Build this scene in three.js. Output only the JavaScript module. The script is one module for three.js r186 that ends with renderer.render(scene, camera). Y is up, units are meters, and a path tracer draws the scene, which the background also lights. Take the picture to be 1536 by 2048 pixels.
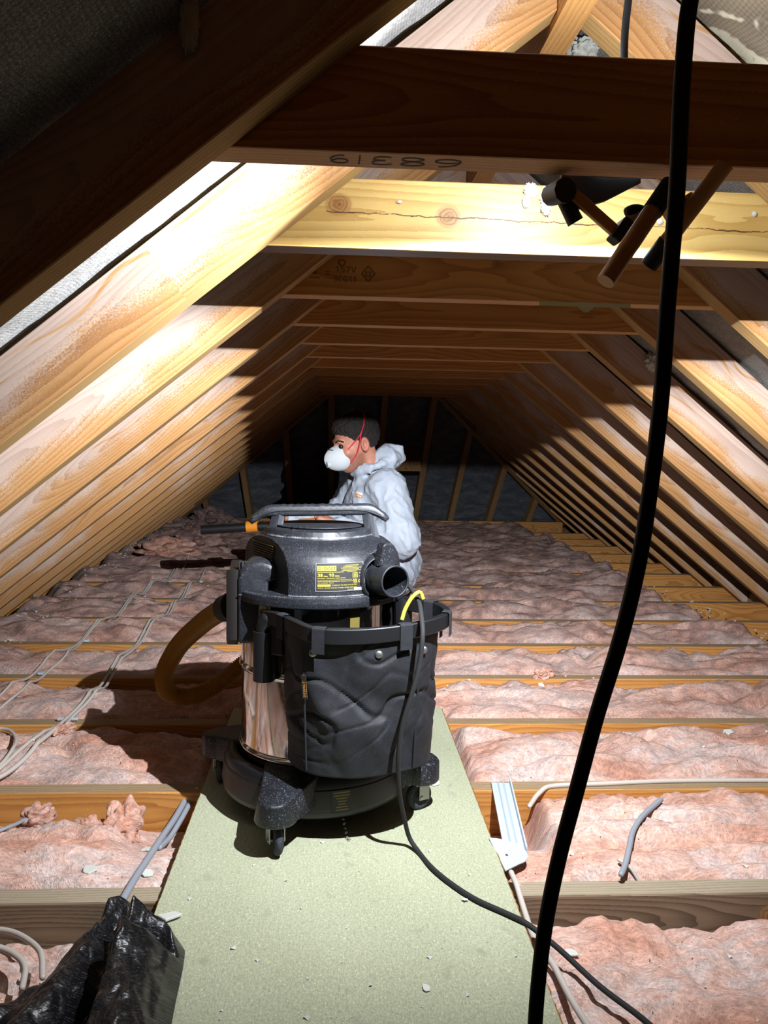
import * as THREE from 'three';
import { mergeGeometries, mergeVertices, toCreasedNormals } from 'three/addons/utils/BufferGeometryUtils.js';
import { RoundedBoxGeometry } from 'three/addons/geometries/RoundedBoxGeometry.js';
import { MarchingCubes } from 'three/addons/objects/MarchingCubes.js';
import { createNoise2D, createNoise3D } from 'simplex-noise';

// ---------------------------------------------------------------- camera, exposure
// y = 0 is the top of the joists, depth runs along -z; camera kneels at the loft hatch
const scene = new THREE.Scene();
scene.background = new THREE.Color(0x000000);
const camera = new THREE.PerspectiveCamera(64.92, 0.75, 0.05, 30);
camera.position.set(0, 0.743, 0);
camera.up.set(-0.01325, 0.99572, -0.09143);
camera.lookAt(0.05819, 0.743 - 0.09051, -0.99419);
const renderer = new THREE.WebGLRenderer({ antialias: true });
renderer.toneMapping = THREE.LinearToneMapping;
renderer.toneMappingExposure = 1.0;
renderer.shadowMap.enabled = true;

// the one lamp of the place: an LED work lamp clamped to the nearest collar tie (its body is built further down);
// main beam, plus added fills upward and down the loft
const LAMP = [0.300, 1.048, -0.930];
const lampLight = new THREE.SpotLight(0xf3f7ff, 14, 0, 1.56, 0.7, 2);
lampLight.position.set(...LAMP);
lampLight.target.position.set(LAMP[0] - 0.12, LAMP[1] - 0.26, LAMP[2] - 1);
lampLight.castShadow = true; lampLight.shadow.radius = 0.15;
const fillLight = new THREE.SpotLight(0xf3f7ff, 1.7, 0, 1.45, 0.3, 2);  // added upward fill for the second tie and the ridge
fillLight.position.set(0.300, 1.096, -0.900);
fillLight.target.position.set(0.300, 1.096 + 0.45, -1.900);
fillLight.castShadow = true; fillLight.shadow.radius = 0.8;
const farFillLight = new THREE.SpotLight(0xf3f7ff, 18, 0, 0.75, 1.0, 2);      // added tighter spot at the lamp to brighten the far loft
farFillLight.position.set(...LAMP);
farFillLight.target.position.set(LAMP[0] + 0.02, LAMP[1] - 0.15, LAMP[2] - 1);
farFillLight.castShadow = true; farFillLight.shadow.radius = 0.15;
scene.add(lampLight, lampLight.target, farFillLight, farFillLight.target, fillLight, fillLight.target);

// ---------------------------------------------------------------- helpers
function rng(seed) { let a = seed >>> 0; return () => { a = (a + 0x6d2b79f5) | 0; let t = Math.imul(a ^ (a >>> 15), 1 | a); t = (t + Math.imul(t ^ (t >>> 7), 61 | t)) ^ t; return ((t ^ (t >>> 14)) >>> 0) / 4294967296; }; }
const N2 = createNoise2D(rng(11)), N2b = createNoise2D(rng(29)), N3 = createNoise3D(rng(47));
const clamp = (x, a = 0, b = 1) => Math.min(b, Math.max(a, x));
const sstep = (a, b, x) => { const t = clamp((x - a) / (b - a)); return t * t * (3 - 2 * t); };
const mix = (a, b, t) => a + (b - a) * t;
const mix3 = (a, b, t) => [mix(a[0], b[0], t), mix(a[1], b[1], t), mix(a[2], b[2], t)];
const V = (x, y, z) => new THREE.Vector3(x, y, z);
const used = new Map();
function numbered(n) { const k = used.get(n) || 0; used.set(n, k + 1); return k ? n + '_' + String(k).padStart(3, '0') : n; }
function shade(o) { o.castShadow = true; o.receiveShadow = true; return o; }
function mesh(name, geo, mat, parent) { const o = shade(new THREE.Mesh(geo, mat)); o.name = parent ? name : numbered(name); (parent || scene).add(o); return o; }
function group(name, pos, parent) { const o = new THREE.Group(); o.name = parent ? name : numbered(name); if (pos) o.position.set(...pos); (parent || scene).add(o); return o; }
function tag(o, label, category, grp) { o.userData.label = label; o.userData.category = category; if (grp) o.userData.group = grp; return o; }
function struct(o, label, category) { o.userData.kind = 'structure'; o.userData.label = label; o.userData.category = category; return o; }
const merge = (list) => mergeGeometries(list.map((g) => (g.index ? g.toNonIndexed() : g)).map((g) => { for (const k of Object.keys(g.attributes)) if (!['position', 'normal', 'uv'].includes(k)) g.deleteAttribute(k); if (!g.attributes.uv) g.setAttribute('uv', new THREE.BufferAttribute(new Float32Array(g.attributes.position.count * 2), 2)); return g; }));
const T = (g, x = 0, y = 0, z = 0) => g.translate(x, y, z);
function boxAt(x, y, z, w, h, d, r = 0) { const g = r ? new RoundedBoxGeometry(w, h, d, 2, r) : new THREE.BoxGeometry(w, h, d); return g.translate(x, y, z); }
function tube(pts, r, seg = 0, rad = 8, closed = false) {
  const c = new THREE.CatmullRomCurve3(pts.map((p) => V(...p)), closed, 'centripetal');
  return new THREE.TubeGeometry(c, seg || pts.length * 8, r, rad, closed);
}
function capped(pts, r, seg = 0, rad = 8) {                          // a tube with rounded ends
  const c = new THREE.CatmullRomCurve3(pts.map((p) => V(...p)), false, 'centripetal');
  const n = seg || pts.length * 8, list = [new THREE.TubeGeometry(c, n, r, rad, false)];
  for (const t of [0, 1]) { const p = c.getPoint(t); list.push(new THREE.SphereGeometry(r, rad, 6).translate(p.x, p.y, p.z)); }
  return merge(list);
}
function cylBetween(a, b, r0, r1 = r0, seg = 20) {
  const A = V(...a), B = V(...b), d = B.clone().sub(A), g = new THREE.CylinderGeometry(r1, r0, d.length(), seg);
  g.translate(0, d.length() / 2, 0); g.applyQuaternion(new THREE.Quaternion().setFromUnitVectors(V(0, 1, 0), d.normalize())); return g.translate(...a);
}
// polygon in a plane, extruded with a small chamfer; axis 'z' (polygon x,y) or 'x' (polygon depth,y)
function prism(poly, at, thick, axis = 'z', bevel = 0.0016) {
  const s = new THREE.Shape(poly.map((p) => new THREE.Vector2(...p)));
  const g = new THREE.ExtrudeGeometry(s, { depth: thick - 2 * bevel, bevelEnabled: bevel > 0, bevelSize: bevel, bevelOffset: -bevel, bevelThickness: bevel, bevelSegments: 1 });
  g.translate(0, 0, bevel);
  if (axis === 'x') { g.rotateY(Math.PI / 2); }                     // (d,y,t) -> x = t, z = -d
  return axis === 'x' ? g.translate(at, 0, 0) : g.translate(0, 0, at);
}
// uv for timber: u along the length, v 0..0.66 on the wide faces (0 = low edge), 0.70..0.98 on the narrow edges
function timberUV(g, org, dir, up, len, high, thickN, shift = 0) {
  const p = g.attributes.position, n = g.attributes.normal, uv = new Float32Array(p.count * 2), P = V(), Nn = V();
  for (let i = 0; i < p.count; i++) {
    P.fromBufferAttribute(p, i).sub(org); Nn.fromBufferAttribute(n, i);
    const u = P.dot(dir) / len + shift, face = Math.abs(Nn.dot(thickN)) > 0.6;
    uv[2 * i] = u; uv[2 * i + 1] = face ? 0.01 + 0.64 * clamp(P.dot(up) / high) : 0.72 + 0.24 * clamp(Math.abs(P.dot(thickN)) / 0.047);
  }
  g.setAttribute('uv', new THREE.BufferAttribute(uv, 2)); return g;
}
function dataTex(w, h, fn, srgb = true, repeat) {
  const d = new Uint8Array(w * h * 4);
  for (let j = 0; j < h; j++) for (let i = 0; i < w; i++) { const c = fn((i + 0.5) / w, (j + 0.5) / h, i, j), k = (j * w + i) * 4; d[k] = clamp(c[0], 0, 255); d[k + 1] = clamp(c[1], 0, 255); d[k + 2] = clamp(c[2], 0, 255); d[k + 3] = c[3] === undefined ? 255 : c[3]; }
  const t = new THREE.DataTexture(d, w, h); t.magFilter = THREE.LinearFilter; t.minFilter = THREE.LinearMipmapLinearFilter; t.generateMipmaps = true;
  t.wrapS = t.wrapT = THREE.RepeatWrapping; if (srgb) t.colorSpace = THREE.SRGBColorSpace; if (repeat) t.repeat.set(...repeat); t.needsUpdate = true; return t;
}
function canvasTex(w, h, draw) { const c = document.createElement('canvas'); c.width = w; c.height = h; draw(c.getContext('2d'), w, h); const t = new THREE.CanvasTexture(c); t.colorSpace = THREE.SRGBColorSpace; t.needsUpdate = true; return t; }
const std = (o) => new THREE.MeshStandardMaterial({ roughness: 0.8, metalness: 0, ...o });

// ---------------------------------------------------------------- timber textures
const hash = (i, j) => { let t = Math.imul(i, 374761393) + Math.imul(j, 668265263); t = Math.imul(t ^ (t >>> 13), 1274126177); return ((t ^ (t >>> 16)) >>> 0) / 4294967296; };
function grain(u, v, s, freq) {                                      // u,v in metres; 0..1 growth rings cut lengthways, with cathedrals
  const y = v - 0.05 + 0.012 * N2(u * 0.9 + s, s * 3.1), d = 0.035 + 0.03 * N2(u * 0.55 + s * 7.3, s) + 0.01 * N2(u * 2.2, s + 5);
  const r = Math.sqrt(y * y + d * d) + 0.0012 * N2(u * 3, v * 60 + s);
  const f = (r * freq + 10) % 1;
  return f < 0.72 ? f / 0.72 * 0.75 : 0.75 + (f - 0.72) / 0.28 * 0.25;
}
function timber(w, h, o) {
  const { len = 2.6, high = 0.1, seed: s, light, dark, edgeLight = light, edgeDark = dark, freq = 150, knots = [], coat = 0, grey = 0, specks = 0, crack = 0 } = o;
  return dataTex(w, h, (U, Vv, i, j) => {
    const face = Vv < 0.68, um = U * len, vm = face ? Vv / 0.66 * high : (Vv - 0.70) / 0.28 * 0.047;
    let ring = Math.pow(grain(um, face ? vm : vm + 0.11, s, freq), 2.2), fib = 0.5 + 0.5 * N2(um * 14 + s, vm * 900);
    let c = mix3(face ? light : edgeLight, face ? dark : edgeDark, clamp(0.72 * ring + 0.18 * fib - 0.05 + 0.12 * N2(um * 1.2, vm * 9 + s)));
    for (const [ku, kv, kr] of knots) if (face) {
      const dx = (um - ku) / 1.25, dy = vm - kv, q = Math.sqrt(dx * dx + dy * dy) / kr;
      if (q < 1.9) { const rr = 0.5 + 0.5 * Math.sin(q * 16 + 2 * N2(um * 60, vm * 60)); c = mix3(c, mix3([186, 142, 84], [120, 74, 36], rr * 0.6 + (q < 0.4 ? 0.3 : 0)), sstep(1.5, 0.85, q) * 0.9); }
    }
    if (face && coat) {                                              // pale dust bloom clinging to the upper part, granular lower border
      const vv = vm / high, b = coat + 0.2 * N2(um * 1.5 + s, s) + 0.13 * N2(um * 5 + s, 3) + 0.05 * N2(um * 17, s);
      const g1 = N2(um * 330, vm * 330 + s), g2 = N2(um * 150 + 9, vm * 150), h0 = hash(i, j);
      let a = sstep(-0.10, 0.16, vv - b + 0.17 * g1 + 0.10 * g2);
      if (vv < b + 0.05) a = Math.max(a, (h0 > 0.80 && g1 > -0.1 ? 0.8 : 0) * sstep(-0.55, 0.02, vv - b));
      const st = N2(um * 1.7 + s * 2, vm * 42 + 0.8 * N2(um * 5, s)); a *= 1 - 0.8 * sstep(0.62, 0.78, st);
      const w0 = mix3([214, 194, 182], [184, 156, 140], clamp(0.55 * ring + 0.25 * fib + 0.2 * N2(um * 2, vm * 20 + s)));
      c = mix3(c, w0, a * 0.95);
    }
    if (crack && face && um > 0.97) { const cy = 0.050 - 0.012 * (um - 1.15) + 0.003 * N2(um * 6, 2) + 0.001 * N2(um * 40, 5); if (Math.abs(vm - cy) < 0.0007 + 0.0005 * N2(um * 9, 1)) c = [92, 62, 30]; }
    if (grey) { const a = face ? grey : clamp(grey * 2.2, 0, 0.8); c = mix3(c, mix3([150, 140, 122], [104, 96, 84], clamp(0.6 * ring + 0.4 * fib)), clamp(a + 0.2 * N2(um * 2.6, vm * 30 + s))); }
    if (specks && hash(i + 7, j * 3 + 1) > 1 - specks) c = mix3(c, [235, 232, 225], 0.75);
    return [c[0] * 0.9, c[1] * 0.89, c[2] * 0.88];
  });
}
const woodTex = {
  rafter: [0, 1, 2, 3].map((k) => timber(2048, 224, { seed: 3.1 + k * 9.7, light: [206, 156, 96], dark: [164, 108, 58], edgeLight: [190, 156, 98], edgeDark: [156, 118, 66], coat: [0.34, 0.28, 0.30, 0.36][k], freq: [150, 110, 170, 130][k] })),
  tiePale: timber(2048, 224, { len: 2.2, seed: 21, light: [226, 196, 122], dark: [190, 148, 76], edgeLight: [120, 92, 58], edgeDark: [70, 50, 30], knots: [[0.9875, 0.062, 0.012], [1.1495, 0.050, 0.012]], crack: 1, freq: 120, specks: 0.003 }),
  tieOrange: [0, 1, 2].map((k) => timber(1024, 192, { len: 2.2, seed: 33 + 6.3 * k, light: [222, 164, 92], dark: [172, 110, 50], edgeLight: [208, 160, 96], edgeDark: [172, 122, 66], freq: [150, 190, 130][k], specks: 0.002, knots: [[[0.8, 0.06, 0.01]], [[0.5, 0.03, 0.008], [1.5, 0.06, 0.009]], [[0.9, 0.05, 0.009], [1.3, 0.07, 0.007]]][k] })),
  joist: [0, 1, 2].map((k) => timber(2048, 192, { len: 3.7, seed: 61 + 5.1 * k, light: [212, 152, 76], dark: [164, 100, 40], edgeLight: [176, 152, 116], edgeDark: [128, 106, 78], freq: [110, 150, 130][k], knots: [[[2.6, 0.06, 0.012]], [[2.05, 0.07, 0.014]], [[1.1, 0.05, 0.01]]][k], specks: 0.002 })),
  joistGrey: timber(2048, 192, { len: 3.7, seed: 93, light: [150, 128, 102], dark: [84, 66, 50], edgeLight: [178, 166, 142], edgeDark: [138, 124, 100], freq: 170, knots: [[2.22, 0.06, 0.02]] }),
  dull: timber(1024, 128, { len: 2.0, seed: 120, light: [190, 150, 98], dark: [134, 98, 60], freq: 130 }),
};
const wm = (t, rough = 0.72) => std({ map: t, roughness: rough, bumpMap: t, bumpScale: 0.0006 });
const M = {
  rafter: woodTex.rafter.map((t) => wm(t, 0.85)), tiePale: wm(woodTex.tiePale, 0.42), tieOrange: woodTex.tieOrange.map((t) => wm(t, 0.6)),
  joist: woodTex.joist.map((t) => wm(t, 0.7)), joistGrey: wm(woodTex.joistGrey, 0.85), dull: wm(woodTex.dull, 0.85),
};

// ---------------------------------------------------------------- roof geometry
const XL = -0.1065, XR = 0.7431, YT = 1.020, SL = 0.803, XC = 0.3183, RV = 0.122, DEND = 7.0, K0 = 0.766, JB = 1.2865, S = 0.4;
const yuL = (x) => YT + SL * (x - XL), yuR = (x) => YT - SL * (x - XR), EL = XL - YT / SL, ER = XR + YT / SL;
const slope = Math.hypot(1, SL), dirL = V(1 / slope, SL / slope, 0), upL = V(-SL / slope, 1 / slope, 0), dirR = V(-1 / slope, SL / slope, 0), upR = V(SL / slope, 1 / slope, 0), NZ = V(0, 0, 1);

// felt
const feltTex = dataTex(1024, 1024, (u, v, i, j) => {
  const wv = 0.5 + 0.25 * Math.sin(u * Math.PI * 2 * 190 + 1.5 * N2(u * 9, v * 9)) + 0.25 * Math.sin(v * Math.PI * 2 * 190 + 1.5 * N2(v * 9 + 5, u * 9));
  const big = N2(u * 5, v * 5) * 0.5 + N2(u * 17, v * 17) * 0.3 + N2(u * 60, v * 60) * 0.25;
  let c = mix3([70, 68, 64], [140, 140, 136], clamp(0.25 + 0.45 * wv + 0.32 * big));
  if (hash(i, j) > 0.82) c = mix3(c, [205, 210, 210], 0.5);
  return c;
});
const feltLitTex = dataTex(1024, 1024, (u, v, i, j) => {  // paler felt: lamp brightness on the left front bay put into the colour
  const wv = 0.5 + 0.25 * Math.sin(u * Math.PI * 2 * 190 + 1.5 * N2(u * 9, v * 9)) + 0.25 * Math.sin(v * Math.PI * 2 * 190 + 1.5 * N2(v * 9 + 5, u * 9));
  const big = N2(u * 6, v * 6) * 0.4 + N2(u * 60, v * 60) * 0.4;
  return mix3([92, 92, 90], [222, 226, 226], clamp(0.42 + 0.3 * wv + 0.3 * big + (hash(i, j) - 0.5) * 0.5));
});
const memTex = dataTex(512, 512, (u, v, i, j) => { const b = N2(u * 4, v * 7) * 0.5 + N2(u * 14, v * 30) * 0.4 + N2(u * 60, v * 90) * 0.3; return mix3([72, 76, 82], [146, 152, 160], clamp(0.3 + 0.4 * b + 0.2 * (hash(i, j) - 0.5))); });
const feltBrownTex = dataTex(1024, 1024, (u, v, i, j) => {              // brown hessian felt with pale dusty streaks across the courses
  const wv = 0.5 + 0.25 * Math.sin(u * Math.PI * 2 * 150 + 1.5 * N2(u * 9, v * 9)) + 0.25 * Math.sin(v * Math.PI * 2 * 150), st = N2b(u * 3, v * 22 + 2 * N2(u * 3, v * 3)), big = N2(u * 8, v * 8);
  let c = mix3([58, 50, 40], [126, 114, 94], clamp(0.4 + 0.35 * wv + 0.25 * big + 0.2 * (hash(i, j) - 0.5)));
  return mix3(c, [176, 172, 150], sstep(0.45, 0.8, st + 0.25 * N2(u * 50, v * 50)) * 0.8);
});
M.feltBrown = std({ map: feltBrownTex, bumpMap: feltBrownTex, bumpScale: 0.0015, roughness: 0.95 });
M.felt = std({ map: feltTex, bumpMap: feltTex, bumpScale: 0.0012, roughness: 0.95 });
M.feltLit = std({ map: feltLitTex, bumpMap: feltLitTex, bumpScale: 0.0012, roughness: 0.95 });
M.membrane = std({ map: memTex, roughness: 0.75, bumpMap: memTex, bumpScale: 0.002 });
function sheet(nu, nv, fn, uvs) {                                    // fn(a,b) -> [x,y,z]
  const p = [], uv = [], idx = [];
  for (let j = 0; j <= nv; j++) for (let i = 0; i <= nu; i++) { p.push(...fn(i / nu, j / nv)); uv.push(...uvs(i / nu, j / nv)); }
  for (let j = 0; j < nv; j++) for (let i = 0; i < nu; i++) { const a = j * (nu + 1) + i, b = a + 1, c = a + nu + 1, d = c + 1; idx.push(a, b, d, a, d, c); }
  const g = new THREE.BufferGeometry(); g.setAttribute('position', new THREE.Float32BufferAttribute(p, 3)); g.setAttribute('uv', new THREE.Float32BufferAttribute(uv, 2)); g.setIndex(idx); g.computeVertexNormals(); return g;
}
const roof = struct(group('roof'), 'pitched timber roof of rafters and collar ties under grey felt', 'roof');
// felt strips, one per bay between rafters, sagging between them, lapped courses
function feltBay(side, d0, d1, mat, lapAmp = 0.012) {
  const g = sheet(10, 64, (a, b) => {
    const d = mix(d0, d1, a), x = side < 0 ? mix(EL - 0.16, XC, b) : mix(ER + 0.16, XC, b), s = b * 2.35;
    const sag = Math.sin(Math.PI * clamp((d - d0 - 0.02) / (d1 - d0 - 0.04))) * (0.012 + 0.008 * N2(d * 3, s * 3 + side)) + 0.004 * N2(d * 9 + side, s * 9);
    const lap = lapAmp * (((s + 0.35 + 0.02 * N2(d * 5, side)) % 0.78) / 0.78);
    return [x, (side < 0 ? yuL(x) : yuR(x)) + RV + 0.017 - sag - lap, -d];
  }, (a, b) => [mix(d0, d1, a), b * 2.35]);
  mesh('roofing_felt', g, mat, roof);
}
for (let k = -12; k < 17; k++) { const d0 = K0 + 0.0225 + S * k, d1 = Math.min(d0 + S, DEND + 0.1); feltBay(-1, d0, d1, k === 0 ? M.feltLit : M.felt); feltBay(1, d0, d1, k === 0 ? M.feltBrown : M.felt, k === 0 ? 0.034 : 0.012); }
// outer deck over the felt so that the roof is closed and has thickness
for (const sd of [-1, 1]) {
  const xe = sd < 0 ? EL - 0.5 : ER + 0.5, ye = sd < 0 ? yuL(xe) : yuR(xe), yr = yuL(XC);
  mesh('roof_deck', prism([[xe, ye + RV + 0.03], [XC, yr + RV + 0.03], [XC, yr + RV + 0.06], [xe, ye + RV + 0.06]], -DEND - 0.6, DEND + 5.2, 'z', 0), M.dull, roof);
}
// rafters
const hipY = (d) => (DEND - d) * SL;
for (let k = -9; k <= 15; k++) {
  const d = K0 + S * k, top = d > 5.30 ? hipY(d + 0.045) : 9;
  for (const sd of [-1, 1]) {
    let xt = sd < 0 ? XC - 0.021 : XC + 0.021; const xe = sd < 0 ? EL - 0.10 : ER + 0.10, f = sd < 0 ? yuL : yuR;
    if (top < 5) xt = sd < 0 ? XL + (top - YT) / SL : XR - (top - YT) / SL;
    if (f(xt) > yuL(XC)) xt = sd < 0 ? XC - 0.021 : XC + 0.021;
    const poly = [[xe, f(xe)], [xt, f(xt)], [xt, f(xt) + RV], [xe, f(xe) + RV]]; if (sd > 0) poly.reverse();
    const g = prism(poly, -d - 0.045, 0.045);
    timberUV(g, V(xe, f(xe), -d - 0.045), sd < 0 ? dirL : dirR, sd < 0 ? upL : upR, 2.6, RV / slope, NZ, hash(k + 40, sd + 5) * 0.9);
    mesh('rafter', g, M.rafter[(k * 2 + (sd > 0 ? 1 : 0) + 40) % 4], roof);
  }
}
// collar ties, lapped on the far side of the rafters
for (let k = -9; k <= 11; k++) {
  const d = K0 + 0.045 + S * k + 0.0005, y0 = YT, y1 = YT + 0.1, e = 0.135, run = (y1 - y0) / SL;
  const poly = [[XL - e, y0], [XR + e, y0], [XR + e - run, y1], [XL - e + run, y1]];
  const g = prism(poly, -d - 0.045, 0.045);
  timberUV(g, V(XL - e - 0.75, y0, -d - 0.045), V(1, 0, 0), V(0, 1, 0), 2.2, 0.1, NZ, 0);
  mesh('collar_tie', g, k === 1 ? M.tiePale : M.tieOrange[(k + 12) % 3], roof);
}
// ridge board
{ const g = boxAt(XC, yuL(XC) + 0.045, -0.65, 0.040, 0.15, 9.3); timberUV(g, V(XC - 0.02, yuL(XC) - 0.03, 1.3), V(0, 0, -1), V(0, 1, 0), 2.2, 0.15, V(1, 0, 0)); mesh('ridge_board', g, M.tieOrange[0], roof); }
// hip end
const hip = struct(group('hip_roof_end'), 'dark membrane hip end of the roof with jack rafters', 'roof');
mesh('membrane', sheet(60, 60, (a, b) => {
  const d = mix(DEND + 0.14, 5.25, b), y0 = hipY(d) + RV + 0.012, half = 1.86 * (1 - b) + 0.02, x = XC + (a * 2 - 1) * half;
  const sag = 0.016 * Math.abs(N2(x * 3, y0 * 3)) + 0.012 * sstep(0.03, 0.0, Math.abs(((y0 + 0.1) % 0.36) - 0.18)) + 0.005 * N2(x * 14, y0 * 9);
  return [x, y0 - sag, -d - sag * 0.5];
}, (a, b) => [a * 3, b * 3]), M.membrane, hip);
mesh('hip_deck', prism([[5.0, hipY(5.0) + RV + 0.03], [DEND + 0.5, hipY(DEND + 0.5) + RV + 0.03], [DEND + 0.5, hipY(DEND + 0.5) + RV + 0.06], [5.0, hipY(5.0) + RV + 0.06]], -1.7, 4.0, 'x', 0), M.dull, hip);
for (const x of [-1.10, -0.75, -0.39, -0.05, 0.33, 0.68, 0.99, 1.33, 1.68]) {
  const yt = Math.min(x < XC ? yuL(x) : yuR(x), yuL(XC) - 0.03), dt = DEND - yt / SL, de = DEND + 0.06;
  const g = prism([[de, hipY(de)], [de, hipY(de) + RV], [dt, hipY(dt) + RV], [dt, hipY(dt)]], x - 0.022, 0.044, 'x');
  timberUV(g, V(x - 0.022, hipY(de), -de), V(0, SL / slope, 1 / slope), V(0, 1 / slope, -SL / slope), 2.0, RV / slope, V(1, 0, 0), x * 0.37);
  mesh('jack_rafter', g, M.dull, hip);
}
for (const sd of [-1, 1]) {
  const A = V(sd < 0 ? EL : ER, 0.0, -DEND), B = V(XC, yuL(XC), -(DEND - yuL(XC) / SL)), dd = B.clone().sub(A), L = dd.length();
  const g = new THREE.BoxGeometry(L, 0.15, 0.04); timberUV(g, V(-L / 2, -0.075, -0.02), V(1, 0, 0), V(0, 1, 0), 2.0, 0.15, NZ, 0.2);
  const X = dd.normalize(), Z = V().crossVectors(X, V(0, 1, 0)).normalize(), Y = V().crossVectors(Z, X);
  g.applyMatrix4(new THREE.Matrix4().makeBasis(X, Y, Z)); const c = A.clone().add(B).multiplyScalar(0.5); g.translate(c.x, c.y + 0.075, c.z);
  mesh('hip_rafter', g, M.dull, hip);
}
// gable behind the camera closes the loft
struct(mesh('wall_front', prism([[EL - 0.5, -0.2], [ER + 0.5, -0.2], [XC, yuL(XC) + 0.3]], 4.2, 0.04, 'z', 0), M.membrane), 'dark gable closing the loft behind the viewer', 'wall');

// ---------------------------------------------------------------- floor
const floor = struct(group('floor'), 'loft floor of parallel timber joists over plasterboard', 'floor');
{ const g = boxAt(XC, -0.112, -1.4, 4.3, 0.014, 11.4); mesh('plasterboard', g, std({ color: 0x5d5044, roughness: 0.95 }), floor); }
for (let k = -12; k <= 13; k++) {
  const back = JB + S * k, x0 = EL - 0.10, x1 = ER + 0.10;
  const poly = [[x0, -0.105], [x1, -0.105], [x1, -0.004], [x1 - 0.004, 0], [x0 + 0.004, 0], [x0, -0.004]];
  const g = prism(poly, -back, 0.045, 'z', 0.0022);
  timberUV(g, V(x0, -0.105, -back), V(1, 0, 0), V(0, 1, 0), 3.7, 0.105, NZ, 0);
  mesh('joist', g, k <= 0 ? M.joistGrey : M.joist[(k + 12) % 3], floor);
}
for (const sd of [-1, 1]) { const x = sd < 0 ? EL - 0.13 : ER + 0.13; const g = boxAt(x, -0.06, -1.4, 0.05, 0.1, 11.3); timberUV(g, V(x - 0.025, -0.11, 1.1), V(0, 0, -1), V(0, 1, 0), 2, 0.1, V(1, 0, 0)); mesh('wall_plate', g, M.dull, floor); }
{ const g = boxAt(XC, -0.03, -DEND + 0.06, 3.3, 0.15, 0.09); timberUV(g, V(-1.4, -0.1, -DEND), V(1, 0, 0), V(0, 1, 0), 2, 0.15, NZ); mesh('wall_plate', g, M.joist[1], floor); }
// ---------------------------------------------------------------- insulation: one batt per bay
const woolTex = dataTex(1024, 1024, (u, v, i, j) => {
  const wx = u + 0.03 * N2(u * 4, v * 4), wy = v + 0.03 * N2(u * 4 + 7, v * 4);
  const f = 0.34 * N2(wx * 46, wy * 80) + 0.3 * N2(wx * 16 + 4, wy * 26) + 0.3 * N2(wx * 130, wy * 170) + 0.2 * (1 - Math.abs(N2(wx * 30, wy * 64)) * 2);
  const q = clamp(0.84 + 0.20 * f + 0.12 * (hash(i, j) - 0.5)); let c = [255 * q, 252 * q, 250 * q];
  if (N2b(u * 120, v * 75) > 0.9 && N2(u * 6, v * 6) > 0.1) c = [96, 74, 60];
  if (hash(i >> 1, j >> 1) > 0.9985) c = [255, 255, 255];
  return c;
});
M.wool = std({ vertexColors: true, map: woolTex, bumpMap: woolTex, bumpScale: 0.003, roughness: 1.0 });
const lin = (c) => { const k = new THREE.Color().setRGB(c[0] / 255, c[1] / 255, c[2] / 255, THREE.SRGBColorSpace); return [k.r, k.g, k.b]; };
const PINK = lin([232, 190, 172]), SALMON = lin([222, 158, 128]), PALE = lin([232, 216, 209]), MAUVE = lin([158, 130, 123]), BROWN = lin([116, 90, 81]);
function lumps(x, z) {
  const wx = x + 0.07 * N2(x * 2.2 + 2, z * 3), wz = z + 0.04 * N2(x * 2.4, z * 3 + 9), pf = (n) => Math.sqrt(Math.sqrt(n * n + 0.02));
  return 0.050 * (pf(N2(wx * 2.3, wz * 5.2)) - 0.5) + 0.016 * (pf(N2b(wx * 5.5, wz * 13)) - 0.5) + 0.006 * (pf(N2(wx * 14, wz * 30)) - 0.5) + 0.002 * N2b(wx * 40, wz * 70);
}
const BOARD = { x0: -0.27, x1: 0.29, d1: 2.12 };
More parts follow.
